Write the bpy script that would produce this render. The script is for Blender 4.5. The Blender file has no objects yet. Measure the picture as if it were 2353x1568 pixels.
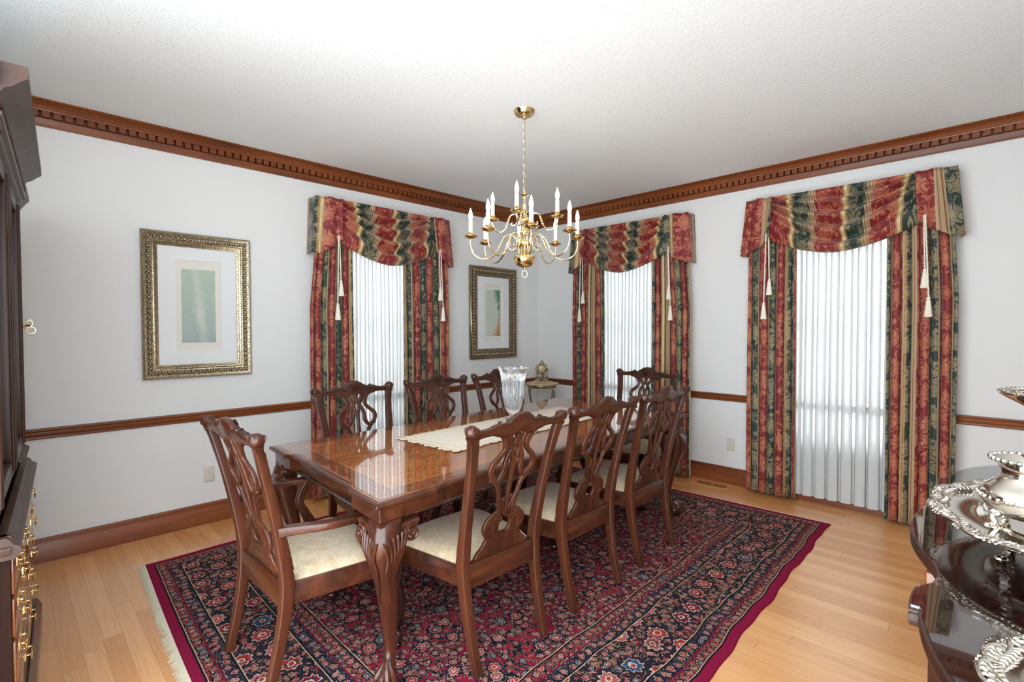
import bpy, bmesh, math, random
from math import sin, cos, pi, sqrt, radians, floor
from mathutils import Vector, Matrix, noise as mnoise

scene = bpy.context.scene
COL = scene.collection
R = random.Random(7)

# ------------------------------------------------------------ camera
cam_data = bpy.data.cameras.new('camera')
cam_data.sensor_width = 36.0
cam_data.lens = 17.735
cam_data.clip_start = 0.02
cam = bpy.data.objects.new('camera', cam_data)
COL.objects.link(cam)
CAM = Vector((4.136, -4.598, 1.407))
_yaw, _pit, _rol = radians(44.996), radians(-1.4253), radians(-0.107)
_f = Vector((-sin(_yaw)*cos(_pit), cos(_yaw)*cos(_pit), sin(_pit)))
_r = Vector((cos(_yaw), sin(_yaw), 0)); _u = _r.cross(_f)
_rr = _r*cos(_rol) + _u*sin(_rol); _uu = -_r*sin(_rol) + _u*cos(_rol)
cam.matrix_world = Matrix(((_rr.x, _uu.x, -_f.x, CAM.x), (_rr.y, _uu.y, -_f.y, CAM.y), (_rr.z, _uu.z, -_f.z, CAM.z), (0, 0, 0, 1)))
scene.camera = cam

# ------------------------------------------------------------ view + world + lights
scene.view_settings.view_transform = 'Standard'
scene.view_settings.look = 'None'
scene.view_settings.gamma = 1.0
scene.view_settings.use_curve_mapping = False
scene.view_settings.exposure = 2.32
scene.cycles.use_denoising = True
scene.cycles.max_bounces = 10
scene.cycles.diffuse_bounces = 5
scene.cycles.glossy_bounces = 5
scene.cycles.transmission_bounces = 8
scene.cycles.transparent_max_bounces = 12
scene.cycles.sample_clamp_indirect = 6.0
scene.cycles.caustics_refractive = False
scene.cycles.caustics_reflective = False

world = bpy.data.worlds.new('daylight'); scene.world = world
world.use_nodes = True
wn = world.node_tree; bg = wn.nodes['Background']
bg.inputs[0].default_value = (0.80, 0.925, 1.0, 1); bg.inputs[1].default_value = 1.75

def area(name, loc, direction, sx, sy, energy, color=(1, 1, 1)):
    l = bpy.data.lights.new(name, 'AREA'); l.shape = 'RECTANGLE'; l.size = sx; l.size_y = sy
    l.energy = energy; l.color = color
    o = bpy.data.objects.new(name, l); COL.objects.link(o); o.location = loc
    o.rotation_euler = Vector(direction).to_track_quat('-Z', 'Z').to_euler()
    return o
# daylight standing outside each of the three windows
area('daylight_window', (-0.7, -2.19, 1.45), (1, 0, -0.1), 1.3, 2.3, 4, (0.95, 0.99, 1.0))
area('daylight_window', (1.28, 0.7, 1.45), (0, -1, -0.1), 1.3, 2.3, 4, (0.97, 0.99, 1.0))
area('daylight_window', (3.17, 0.7, 1.45), (0, -1, -0.1), 1.3, 2.3, 4, (0.97, 0.99, 1.0))

# ------------------------------------------------------------ node expression helper
class X:
    def __init__(s, nt, sock): s.nt = nt; s.s = sock
    def _m(s, op, *a, clamp=False):
        n = s.nt.nodes.new('ShaderNodeMath'); n.operation = op; n.use_clamp = clamp
        for i, v in enumerate((s,)+a):
            if isinstance(v, X): s.nt.links.new(v.s, n.inputs[i])
            else: n.inputs[i].default_value = v
        return X(s.nt, n.outputs[0])
    def __add__(s, o): return s._m('ADD', o)
    __radd__ = __add__
    def __sub__(s, o): return s._m('SUBTRACT', o)
    def __rsub__(s, o): return (s*-1.0)+o
    def __mul__(s, o): return s._m('MULTIPLY', o)
    __rmul__ = __mul__
    def __truediv__(s, o): return s._m('DIVIDE', o)
    def lt(s, o): return s._m('LESS_THAN', o)
    def gt(s, o): return s._m('GREATER_THAN', o)
    def sin(s): return s._m('SINE')
    def cos(s): return s._m('COSINE')
    def floor(s): return s._m('FLOOR')
    def frac(s): return s._m('FRACT')
    def abs(s): return s._m('ABSOLUTE')
    def min(s, o): return s._m('MINIMUM', o)
    def max(s, o): return s._m('MAXIMUM', o)
    def pow(s, o): return s._m('POWER', o)
    def atan2(s, o): return s._m('ARCTAN2', o)
    def clamp(s): return s._m('ADD', 0.0, clamp=True)
    def between(s, a, b): return s.gt(a)*s.lt(b)

class G:
    """small wrapper around one material's node tree"""
    def __init__(s, name):
        s.m = bpy.data.materials.new(name); s.m.use_nodes = True
        s.nt = s.m.node_tree; s.b = s.nt.nodes['Principled BSDF']; s.out = s.nt.nodes['Material Output']
    def node(s, t, **kw):
        n = s.nt.nodes.new(t)
        for k, v in kw.items(): setattr(n, k, v)
        return n
    def set(s, **kw):
        for k, v in kw.items():
            k = k.replace('_', ' ')
            i = s.b.inputs[k]
            if isinstance(v, X): s.nt.links.new(v.s, i)
            elif isinstance(v, tuple) and len(v) == 3: i.default_value = (*v, 1)
            else: i.default_value = v
    def link(s, a, b): s.nt.links.new(a.s if isinstance(a, X) else a, b)
    def coord(s, kind='Object'):
        n = s.node('ShaderNodeTexCoord'); sp = s.node('ShaderNodeSeparateXYZ')
        s.nt.links.new(n.outputs[kind], sp.inputs[0])
        return [X(s.nt, sp.outputs[i]) for i in range(3)]
    def vec(s, x, y, z=0.0):
        c = s.node('ShaderNodeCombineXYZ')
        for i, v in enumerate((x, y, z)):
            if isinstance(v, X): s.nt.links.new(v.s, c.inputs[i])
            else: c.inputs[i].default_value = v
        return c.outputs[0]
    def noise(s, v, scale=5., detail=2., rough=.5, dist=0.):
        n = s.node('ShaderNodeTexNoise'); s.nt.links.new(v, n.inputs['Vector'])
        n.inputs['Scale'].default_value = scale; n.inputs['Detail'].default_value = detail
        n.inputs['Roughness'].default_value = rough; n.inputs['Distortion'].default_value = dist
        return X(s.nt, n.outputs[0])
    def white(s, v):
        n = s.node('ShaderNodeTexWhiteNoise'); s.nt.links.new(v, n.inputs['Vector'])
        return X(s.nt, n.outputs[0])
    def mix(s, f, a, b):
        n = s.node('ShaderNodeMix', data_type='RGBA')
        s._in(f, n.inputs[0]); s._in(a, n.inputs[6]); s._in(b, n.inputs[7])
        return X(s.nt, n.outputs[2])
    def _in(s, v, i):
        if isinstance(v, X): s.nt.links.new(v.s, i)
        elif isinstance(v, tuple): i.default_value = (*v, 1) if len(v) == 3 else v
        else: i.default_value = v
    def bump(s, h, strength=.3, dist=.01):
        n = s.node('ShaderNodeBump'); n.inputs['Strength'].default_value = strength; n.inputs['Distance'].default_value = dist
        s._in(h, n.inputs['Height']); s.nt.links.new(n.outputs[0], s.b.inputs['Normal'])
    def rosette(s, u, v, scale, seed, petals, rand=1.0, amp=.2):
        """flower-shaped distance: returns r (cell units), random a, random b, angle"""
        n = s.node('ShaderNodeTexVoronoi', voronoi_dimensions='2D')
        n.inputs['Scale'].default_value = 1.0; n.inputs['Randomness'].default_value = rand
        uu = u*scale + seed; vv = v*scale + seed*1.7
        s.nt.links.new(s.vec(uu, vv), n.inputs['Vector'])
        p = s.node('ShaderNodeSeparateXYZ'); s.nt.links.new(n.outputs['Position'], p.inputs[0])
        dx = uu - X(s.nt, p.outputs[0]); dy = vv - X(s.nt, p.outputs[1])
        c = s.node('ShaderNodeSeparateColor'); s.nt.links.new(n.outputs['Color'], c.inputs[0])
        ra = X(s.nt, c.outputs[0]); rb = X(s.nt, c.outputs[1])
        ang = dy.atan2(dx)
        r = X(s.nt, n.outputs['Distance'])*(1.0 + (ang*petals + ra*6.28).cos()*amp)
        return r, ra, rb, ang

def simple(name, col, rough=.5, metal=0., coat=0., spec=None, **kw):
    g = G(name); g.set(Base_Color=col, Roughness=rough, Metallic=metal, Coat_Weight=coat)
    if coat: g.b.inputs['Coat Roughness'].default_value = .08
    for k, v in kw.items(): g.b.inputs[k.replace('_', ' ')].default_value = v
    return g.m

def wood(name, dark, light, rough=.25, coat=.5, axis=2, scale=14., stretch=.12, coatr=.08, bump=.03):
    g = G(name); c = g.coord()
    k = [scale]*3; k[axis] = scale*stretch
    n = g.noise(g.vec(c[0]*k[0], c[1]*k[1], c[2]*k[2]), 1., 5., .62, .6)
    n2 = g.noise(g.vec(c[0]*k[0]*7, c[1]*k[1]*7, c[2]*k[2]*3), 1., 2.)
    f = ((n-.34)*2.6 + (n2-.5)*.5).clamp()
    g.set(Base_Color=g.mix(f, dark, light), Roughness=rough, Coat_Weight=coat)
    g.b.inputs['Coat Roughness'].default_value = coatr; g.b.inputs['Specular IOR Level'].default_value = .35
    g.bump(n2, bump, .002)
    return g.m

M = {}
# walls / ceiling
g = G('wall_paint'); c = g.coord()
n = g.noise(g.vec(c[0]*60, c[1]*60, c[2]*60), 4., 3.)
g.set(Base_Color=(.725, .705, .685), Roughness=.75); g.bump(n, .05, .002); M['wall'] = g.m
g = G('ceiling_stipple'); c = g.coord()
n = g.noise(g.vec(c[0], c[1], c[2]), 55., 4., .6, .4); n2 = g.noise(g.vec(c[0], c[1], c[2]), 190., 2.)
g.set(Base_Color=(.84, .87, .88), Roughness=.95, Specular_IOR_Level=.2)
g.bump(((n-.5)*3.0).clamp()+n2*.35, .36, .006); M['ceiling'] = g.m
M['trim'] = wood('cherry_trim', (.12, .027, .006), (.27, .073, .017), .45, .12, 1, 9., .08)
M['trim_x'] = wood('cherry_trim_side', (.12, .027, .006), (.27, .073, .017), .45, .12, 0, 9., .08)
M['mahogany'] = wood('mahogany', (.032, .008, .0038), (.096, .025, .0105), .30, .35, 2, 12., .1)
M['mahogany_x'] = wood('mahogany_rail', (.034, .0085, .004), (.104, .027, .011), .30, .35, 0, 12., .1)
M['mahogany_dark'] = wood('dark_mahogany', (.014, .005, .0035), (.038, .011, .006), .26, .4, 2, 12., .1)
M['cabinet'] = wood('cabinet_mahogany', (.022, .008, .005), (.065, .020, .010), .42, .08, 2, 10., .1)
M['cabinet_shaded'] = wood('shaded_cabinet_wood', (.010, .004, .003), (.026, .009, .006), .75, .0)  # cabinet wood with the shade of its unlit side put into the colour
M['cabinet_shaded'].node_tree.nodes['Principled BSDF'].inputs['Specular IOR Level'].default_value = .08
M['drawer'] = wood('figured_drawer_veneer', (.17, .045, .014), (.33, .10, .03), .2, .7, 0, 9., .3)
# maple floor
g = G('maple_strip_floor'); x, y, z = g.coord()
bw = .072
row = (y/bw).floor(); rr = g.white(g.vec(row, 3.0))
xs = x/1.15 + rr*7.0; col = xs.floor(); rnd = g.white(g.vec(row, col, 5.0))
gr = g.noise(g.vec(x*1.6+rnd*9, y*26+rnd*31), 1.6, 5., .6, 1.4)
gr2 = g.noise(g.vec(x*8, y*160), 1., 2.)
fy = (y/bw).frac(); fx = xs.frac()
seam = fy.lt(.022).max(fx.lt(.0022))
base = g.mix(rnd, (.68, .295, .090), (.86, .445, .175))
base = g.mix(((gr-.42)*2.2).clamp()*.55, base, (.56, .19, .042))
base = g.mix((gr2-.4).clamp()*.35, base, (.45, .2, .07))
base = g.mix(seam*.55, base, (.16, .07, .03))
g.set(Base_Color=base, Roughness=(gr*.1+.28), Coat_Weight=.6, Coat_IOR=2.1); g.b.inputs['Coat Roughness'].default_value = .26
g.bump(1.0-seam, .25, .002); M['floor'] = g.m
# table top veneer, uses UV in metres
g = G('crossbanded_table_veneer'); u, v, _ = g.coord('UV')
au = u.abs(); av = v.abs()
band = au.gt(.50).max(av.gt(1.18)); line = au.between(.494, .50)*av.lt(1.186)
line = line.max(av.between(1.174, 1.18)*au.lt(.506))
n1 = g.noise(g.vec(u*6+3, v*1.3), 2.2, 5., .6, 2.2); n2 = g.noise(g.vec(u*16, v*26), 1.2, 4., .6, .8)
cA = g.mix(((n1-.22)*1.4).clamp(), (.34, .065, .013), (.74, .27, .05))
cB = g.mix(((n2-.28)*1.8).clamp(), (.14, .034, .010), (.42, .13, .036))
colr = g.mix(band, cA, cB); colr = g.mix(line, colr, (.55, .26, .08))
g.set(Base_Color=colr, Roughness=.18, Coat_Weight=.6); g.b.inputs['Coat Roughness'].default_value = .03; M['table_top'] = g.m
# glass
def glassy(name, tint=(1, 1, 1), ior=1.5, rough=0.0):
    g = G(name); g.nt.nodes.remove(g.b)
    t = g.node('ShaderNodeBsdfTransparent'); t.inputs[0].default_value = (*tint, 1)
    gl = g.node('ShaderNodeBsdfGlossy'); gl.inputs['Roughness'].default_value = rough
    f = g.node('ShaderNodeFresnel'); f.inputs[0].default_value = ior
    mx = g.node('ShaderNodeMixShader')
    geo = g.node('ShaderNodeNewGeometry')
    fac = X(g.nt, f.outputs[0])*(1.0-X(g.nt, geo.outputs['Backfacing']))
    g.link(fac, mx.inputs[0]); g.link(t.outputs[0], mx.inputs[1]); g.link(gl.outputs[0], mx.inputs[2])
    g.link(mx.outputs[0], g.out.inputs[0]); return g.m
M['glass'] = glassy('clear_glass_sheet', ior=2.15)
M['pane'] = glassy('window_pane', ior=1.35)
M['picture_glass'] = glassy('picture_glass', ior=1.25)
g = G('cut_crystal'); g.set(Base_Color=(.97, .99, 1.0), Roughness=.02, Transmission_Weight=.9, IOR=1.52); M['crystal'] = g.m
M['brass'] = simple('polished_brass', (.83, .62, .30), .12, 1.)
M['brass_pale'] = simple('bright_brass', (.88, .74, .46), .14, 1.)
M['silver'] = simple('polished_silver', (.66, .61, .545), .10, 1.)
M['gilt'] = None
g = G('antique_gilt'); c = g.coord(); n = g.noise(g.vec(c[0], c[1], c[2]), 120., 3.)
g.set(Base_Color=g.mix(((n-.35)*2).clamp(), (.17, .125, .07), (.72, .62, .44)), Roughness=.24, Metallic=.9); g.bump(n, .3, .002); M['gilt'] = g.m
M['candle'] = simple('ivory_candle_sleeve', (.85, .80, .68), .5)
g = G('lit_bulb'); g.set(Base_Color=(1, .95, .85), Emission_Color=(1.0, .92, .80), Emission_Strength=5.5, Roughness=.3); M['bulb'] = g.m
M['plate'] = simple('almond_plastic', (.62, .56, .47), .4)
M['socket'] = simple('almond_receptacle', (.70, .65, .56), .35)
M['dark'] = simple('dark_slot', (.01, .008, .006), .8)
M['white_paint'] = simple('white_window_paint', (.78, .78, .76), .45)
M['sill_grey'] = simple('window_stool_wood', (.16, .09, .055), .4)
M['mat'] = simple('white_mat_board', (.76, .755, .745), .9)
M['mat_in'] = simple('cream_inner_mat', (.74, .69, .62), .9)
M['onyx'] = simple('onyx_top', (.50, .36, .20), .25)
M['cordw'] = simple('cream_tassel_cotton', (.80, .72, .60), .9)
M['fringe'] = simple('cream_rug_fringe', (.70, .61, .46), .95)
M['hidden'] = simple('black_void', (.004, .003, .003), .9)
# cream damask upholstery
g = G('cream_damask'); x, y, z = g.coord()
r, ra, rb, an = g.rosette(x + g.noise(g.vec(x*14, y*14), 1., 2.)*.05, y, 7.5, 2.3, 5., .7, .22)
leaf = g.noise(g.vec(x*26, y*26), 1., 2., .5, 1.8)
f = (r.between(.20, .42)*.7 + leaf.gt(.52)*.6 + r.lt(.1)*.5).clamp()
g.set(Base_Color=g.mix(f, (.54, .425, .295), (.46, .335, .205)), Roughness=.62, Sheen_Weight=.2)
g.bump(g.noise(g.vec(x*900, y*900, z*900), 1., 1.)+f*.5, .12, .001); M['damask'] = g.m
# linen runner
g = G('ecru_linen'); x, y, z = g.coord('UV')
st = x.abs().between(.178, .184)*y.abs().lt(.72); st = st.max(y.abs().between(.716, .722)*x.abs().lt(.184))
n = g.noise(g.vec(x*300, y*300), 1., 2.); lace = x.abs().gt(.215).max(y.abs().gt(.755))
cc = g.mix(st, (.74, .645, .53), (.48, .36, .24)); cc = g.mix(lace, cc, (.66, .52, .37))
g.set(Base_Color=cc, Roughness=.9); g.bump(n, .2, .001); M['linen'] = g.m
# sheers
def sheer(name):
    g = G(name); g.nt.nodes.remove(g.b)
    t = g.node('ShaderNodeBsdfTransparent'); tl = g.node('ShaderNodeBsdfTranslucent'); d = g.node('ShaderNodeBsdfDiffuse')
    tl.inputs[0].default_value = (.345, .335, .32, 1); d.inputs[0].default_value = (.86, .86, .85, 1)
    m1 = g.node('ShaderNodeMixShader'); m1.inputs[0].default_value = .60
    m2 = g.node('ShaderNodeMixShader'); m2.inputs[0].default_value = .98
    g.link(tl.outputs[0], m1.inputs[1]); g.link(d.outputs[0], m1.inputs[2])
    g.link(t.outputs[0], m2.inputs[1]); g.link(m1.outputs[0], m2.inputs[2]); g.link(m2.outputs[0], g.out.inputs[0]); return g.m
M['sheer'] = sheer('white_voile')
# striped floral drapery: UV in metres
def drapery():
    g = G('striped_floral_drapery'); u, v, _ = g.coord('UV')
    wob = g.noise(g.vec(u*9, v*9), 1., 2.)
    P = .43; s = (u/P).frac()*P
    red = s.lt(.20); g1 = s.between(.20, .25); green = s.between(.25, .38); gold = s.gt(.38)
    r1, a1, b1, an1 = g.rosette(u+wob*.03, v+wob*.02, 5.6, 1.3, 6., .55, .16)
    r2, a2, b2, an2 = g.rosette(u, v, 12., 4.1, 5., .9, .22)
    leaf = g.noise(g.vec(u*17, v*11), 1., 1.5, .5, 2.6)
    vein = g.noise(g.vec(u*17, v*11), 1., 1.5, .5, 2.6)
    petal = (an1*6. + a1*6.28).cos()
    fl = (r1.lt(.36)).max(r2.lt(.20)).max(leaf.gt(.60))
    edge = r1.between(.17, .19).max(r1.between(.30, .315)).max(r2.between(.12, .14)).max(vein.between(.64, .65))
    edge = edge.max(petal.lt(-.93)*r1.between(.17, .36))
    fl2 = fl*(1.0-edge)
    cr = g.mix(fl2, (.21, .013, .013), g.mix(a1, (.43, .115, .060), (.50, .17, .09)))
    cg = g.mix(fl2, (.016, .032, .023), g.mix(a1, (.22, .17, .095), (.28, .22, .13)))
    fine = ((u*260.).sin()*.5+.5)
    co = g.mix(fine*.5 + wob*.3, (.47, .34, .19), (.34, .21, .10))
    c1 = g.mix(fl2*wob, g.mix((s*1.0).between(.212, .236), (.34, .16, .05), (.66, .50, .26)), (.50, .36, .18))
    col = g.mix(red, co, cr); col = g.mix(g1, col, c1); col = g.mix(green, col, cg)
    gl = s.between(.392, .397).max(s.between(.415, .418)); col = g.mix(gl, col, (.25, .05, .03))
    g.set(Base_Color=col, Roughness=.6, Sheen_Weight=.25, Sheen_Roughness=.4)
    g.bump(fl*.6, .15, .0015)
    # a little light passes the cloth
    tl = g.node('ShaderNodeBsdfTranslucent'); g.link(col, tl.inputs[0])
    mx = g.node('ShaderNodeMixShader'); mx.inputs[0].default_value = .10
    g.link(g.b.outputs[0], mx.inputs[1]); g.link(tl.outputs[0], mx.inputs[2]); g.link(mx.outputs[0], g.out.inputs[0])
    return g.m
M['drape'] = drapery()
# oriental rug: UV in metres
RW, RL = 2.76, 3.58
def rugmat():
    g = G('persian_rug'); u, v, _ = g.coord('UV')
    wb = g.noise(g.vec(u*30, v*30), 1., 2.)
    d0 = u.min(u*-1.0+RW).min(v.min(v*-1.0+RL))
    d = d0 + (wb-.5)*.004
    crim = g.mix(g.noise(g.vec(u*3, v*40), 1., 3.), (.14, .004, .020), (.26, .008, .036)); navy = (.006, .007, .014); cream = (.47, .38, .27)
    rust = (.27, .025, .028); pink = (.32, .07, .07); blue = (.03, .05, .11); tan = (.25, .14, .075); wine = (.12, .008, .022)
    wb2 = g.noise(g.vec(u*24+5, v*24+9), 1., 2.); uw = u + (wb-.5)*.035; vw = v + (wb2-.5)*.035
    def layer(col, scale, seed, pet, rand, R0, mask=None, amp=.15, halo=navy):
        r, a, b, an = g.rosette(uw, vw, scale, seed, pet, rand, amp)
        m = lambda x: (x*mask if mask is not None else x)
        inner = g.mix(a.gt(.45), rust, g.mix(a.gt(.70), pink, g.mix(a.gt(.86), (.17, .010, .030), blue)))
        c = g.mix(m(r.lt(R0*1.45)), col, halo)
        c = g.mix(m(r.lt(R0)), c, cream)
        c = g.mix(m(r.lt(R0*.88)), c, inner)
        c = g.mix(m(r.lt(R0*.55)*b.gt(.4)), c, navy)
        c = g.mix(m(r.lt(R0*.42)), c, cream)
        c = g.mix(m(r.lt(R0*.26)), c, rust)
        return c
    def vines(col, s, seed, wdt, mask=None, c1=cream):
        n = g.noise(g.vec(u*s+seed, v*s), 1., 2., .55, 2.2)
        m = n.between(.5-wdt, .5+wdt)
        if mask is not None: m = m*mask
        return g.mix(m, col, c1)
    # field
    big = g.noise(g.vec(u*3.2, v*3.2), 1., 1.)
    patch = g.noise(g.vec(u*19+4, v*19), 1., 2., .55, 1.6)
    fcol = g.mix(patch.gt(.54), crim, navy)
    fcol = g.mix(patch.between(.528, .541), fcol, tan)
    fcol = vines(fcol, 12., 7., .012, None, tan)
    fcol = layer(fcol, 28., 3.1, 5., .95, .25, big.gt(.46))
    fcol = layer(fcol, 17., 8.2, 6., .95, .22, big.lt(.62))
    fcol = layer(fcol, 7.0, 5.7, 11., .95, .17)
    # main border
    mcol = g.mix(g.noise(g.vec(u*12, v*12), 1., 1.).gt(.60), (.012, .010, .016), wine)
    pt2 = g.noise(g.vec(u*16+9, v*16), 1., 2., .55, 2.0)
    mcol = g.mix(pt2.gt(.60), mcol, rust); mcol = g.mix(pt2.between(.588, .604), mcol, cream)
    mcol = vines(mcol, 11., 4., .022, None, tan)
    mcol = layer(mcol, 22., 6.3, 5., .9, .30)
    mcol = layer(mcol, 7.0, 2.9, 9., .5, .29, None, .12, (.02, .012, .02))
    # guards
    gcol = layer(vines(g.mix(wb, (.16, .012, .022), (.24, .035, .035)), 22., 2., .016, None, tan), 25., 1.9, 4., .3, .34)
    ncol = layer(vines((.016, .014, .034), 24., 5., .016, None, tan), 23., 7.7, 5., .4, .34)
    col = fcol
    col = g.mix(d.lt(.535), col, gcol); col = g.mix(d.lt(.47), col, ncol); col = g.mix(d.lt(.41), col, mcol)
    col = g.mix(d.lt(.16), col, ncol); col = g.mix(d.lt(.10), col, gcol)
    for e, cc in ((.535, navy), (.47, wine), (.41, navy), (.16, navy), (.10, wine), (.044, navy)):
        col = g.mix(d.between(e-.004, e+.004), col, cc)
    for e in (.541, .404, .166, .050):
        col = g.mix(d.between(e-.0018, e+.0018), col, (.50, .33, .18))
    sel = g.mix(((v*420.).sin()*.5+.5)*.4, (.24, .006, .04), (.13, .005, .024))
    col = g.mix(d.lt(.040), col, sel)
    g.set(Base_Color=col, Roughness=1.0, Specular_IOR_Level=.12)
    g.bump(g.noise(g.vec(u*420, v*420), 1., 2.)+g.noise(g.vec(u*60, v*160), 1., 2.), .6, .003); return g.m
M['rug'] = rugmat()

# ------------------------------------------------------------ mesh helpers
def cat(pts, n=6):
    """Catmull-Rom through points (tuples of any length)"""
    out = []; P = [pts[0]]+list(pts)+[pts[-1]]
    for i in range(1, len(P)-2):
        p0, p1, p2, p3 = P[i-1], P[i], P[i+1], P[i+2]
        for k in range(n):
            t = k/n
            out.append(tuple(.5*((2*b)+(-a+c)*t+(2*a-5*b+4*c-d)*t*t+(-a+3*b-3*c+d)*t**3) for a, b, c, d in zip(p0, p1, p2, p3)))
    out.append(tuple(pts[-1])); return out

class MB:
    def __init__(s): s.v = []; s.f = []; s.uv = {}
    def add(s, vs, fs, uv=None):
        o = len(s.v); s.v += [tuple(p) for p in vs]; s.f += [tuple(i+o for i in f) for f in fs]
        if uv:
            for i, q in enumerate(uv): s.uv[o+i] = q
        return s
    def grid(s, rows, close_u=False, close_v=False, uv=None, caps=False):
        n = len(rows); m = len(rows[0]); vs = [p for r in rows for p in r]; fs = []
        for i in range(n if close_u else n-1):
            for j in range(m if close_v else m-1):
                a = i*m+j; b = i*m+(j+1) % m; c = ((i+1) % n)*m+(j+1) % m; d = ((i+1) % n)*m+j
                fs.append((a, b, c, d))
        if caps: fs.append(tuple(range(m-1, -1, -1))); fs.append(tuple((n-1)*m+j for j in range(m)))
        s.add(vs, fs, uv); return s
    def box(s, a, b, bev=0.0):
        x0, y0, z0 = a; x1, y1, z1 = b
        if x0 > x1: x0, x1 = x1, x0
        if y0 > y1: y0, y1 = y1, y0
        if z0 > z1: z0, z1 = z1, z0
        if bev <= 0:
            v = [(x, y, z) for x in (x0, x1) for y in (y0, y1) for z in (z0, z1)]
            f = [(0, 1, 3, 2), (4, 6, 7, 5), (0, 4, 5, 1), (2, 3, 7, 6), (0, 2, 6, 4), (1, 5, 7, 3)]
            s.add(v, f)
        else:
            bm = bmesh.new(); bmesh.ops.create_cube(bm, size=1)
            for q in bm.verts: q.co = Vector(((x0+x1)/2+q.co.x*(x1-x0), (y0+y1)/2+q.co.y*(y1-y0), (z0+z1)/2+q.co.z*(z1-z0)))
            bmesh.ops.bevel(bm, geom=bm.edges[:], offset=bev, segments=2, affect='EDGES', profile=.5)
            bm.verts.index_update(); s.add([q.co[:] for q in bm.verts], [[q.index for q in f.verts] for f in bm.faces]); bm.free()
        return s
    def sweep(s, path, prof, ref=(0, 1, 0), sc=None, closed=False, caps=True):
        """prof: list of (a,b); b along ref direction, a perpendicular; sc[i]=(sa,sb)"""
        P = [Vector(p) for p in path]; n = len(P); rows = []; ref = Vector(ref)
        for i in range(n):
            if closed: t = P[(i+1) % n]-P[i-1]
            else: t = P[min(i+1, n-1)]-P[max(i-1, 0)]
            t.normalize(); B = ref - t*ref.dot(t)
            if B.length < 1e-4: B = Vector((0, 0, 1)) - t*t.z
            B.normalize(); A = t.cross(B)
            sa, sb = sc[i] if sc else (1, 1)
            rows.append([P[i]+A*(a*sa)+B*(b*sb) for a, b in prof])
        s.grid(rows, close_u=closed, close_v=True, caps=caps and not closed); return s
    def tube(s, path, r, n=8, ref=(0, 1, 0.01), closed=False):
        prof = [(cos(2*pi*k/n), sin(2*pi*k/n)) for k in range(n)]
        rr = r if isinstance(r, (list, tuple)) else [r]*len(path)
        return s.sweep(path, prof, ref, [(q, q) for q in rr], closed)
    def lathe(s, prof, c=(0, 0, 0), n=24, mod=None, ex=1., ey=1.):
        """prof: (r,z)"""
        rows = []
        for r, z in prof:
            rows.append([(c[0]+ex*(r*(mod(2*pi*k/n, z) if mod else 1))*cos(2*pi*k/n), c[1]+ey*(r*(mod(2*pi*k/n, z) if mod else 1))*sin(2*pi*k/n), c[2]+z) for k in range(n)])
        s.grid(rows, close_v=True); return s
    def ball(s, c, r, n=10, m=6, sc=(1, 1, 1)):
        rows = [[(c[0]+sc[0]*r*sin(pi*i/m)*cos(2*pi*k/n), c[1]+sc[1]*r*sin(pi*i/m)*sin(2*pi*k/n), c[2]-sc[2]*r*cos(pi*i/m)) for k in range(n)] for i in range(m+1)]
        s.grid(rows, close_v=True); return s
    def poly(s, pts, z0, z1):
        n = len(pts); s.add([(x, y, z0) for x, y in pts]+[(x, y, z1) for x, y in pts], [tuple(range(n-1, -1, -1)), tuple(range(n, 2*n))]+[(i, (i+1) % n, n+(i+1) % n, n+i) for i in range(n)])
        return s
    def extrude(s, prof, p0, p1, A, B):
        """profile (a,b) in the A,B frame extruded from p0 to p1"""
        A = Vector(A); B = Vector(B); p0 = Vector(p0); p1 = Vector(p1); n = len(prof)
        s.add([p0+A*a+B*b for a, b in prof]+[p1+A*a+B*b for a, b in prof],
              [tuple(range(n-1, -1, -1)), tuple(range(n, 2*n))]+[(i, (i+1) % n, n+(i+1) % n, n+i) for i in range(n)]); return s
    def map(s, fn): s.v = [tuple(fn(p)) for p in s.v]; return s
    def build(s, name, mat, parent=None, smooth=True, angle=38, loc=None, rot=None):
        me = bpy.data.meshes.new(name); me.from_pydata(s.v, [], s.f); me.validate()
        bm = bmesh.new(); bm.from_mesh(me); bmesh.ops.remove_doubles(bm, verts=bm.verts[:], dist=1e-6) if not s.uv else None
        bmesh.ops.recalc_face_normals(bm, faces=bm.faces[:]); bm.to_mesh(me); bm.free()
        if s.uv:
            ul = me.uv_layers.new(name='UVMap')
            for l in me.loops: ul.data[l.index].uv = s.uv.get(l.vertex_index, (0, 0))
        if smooth:
            me.shade_smooth()
            if angle < 180: me.set_sharp_from_angle(angle=radians(angle))
        if mat: me.materials.append(M[mat] if isinstance(mat, str) else mat)
        o = bpy.data.objects.new(name, me); COL.objects.link(o)
        if parent: o.parent = parent
        if loc is not None: o.location = loc
        if rot is not None: o.rotation_euler = (0, 0, rot)
        return o

def rrect(w, t, k=3, n=3):
    """rounded rectangle profile, half sizes w/2 (a) and t/2 (b)"""
    r = min(w, t)*.5*.55; out = []
    for cx, cy, a0 in ((w/2-r, t/2-r, 0), (-w/2+r, t/2-r, 90), (-w/2+r, -t/2+r, 180), (w/2-r, -t/2+r, 270)):
        for i in range(n+1):
            a = radians(a0+90*i/n); out.append((cx+r*cos(a), cy+r*sin(a)))
    return out
UNIT = [(a, b) for a, b in rrect(1, 1)]
def _sq(r, n=3):
    return [(cx+r*cos(radians(a0+90*i/n)), cy+r*sin(radians(a0+90*i/n))) for cx, cy, a0 in ((.5-r, .5-r, 0), (-.5+r, .5-r, 90), (-.5+r, -.5+r, 180), (.5-r, -.5+r, 270)) for i in range(n+1)]
SQ = _sq(.14)

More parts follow.
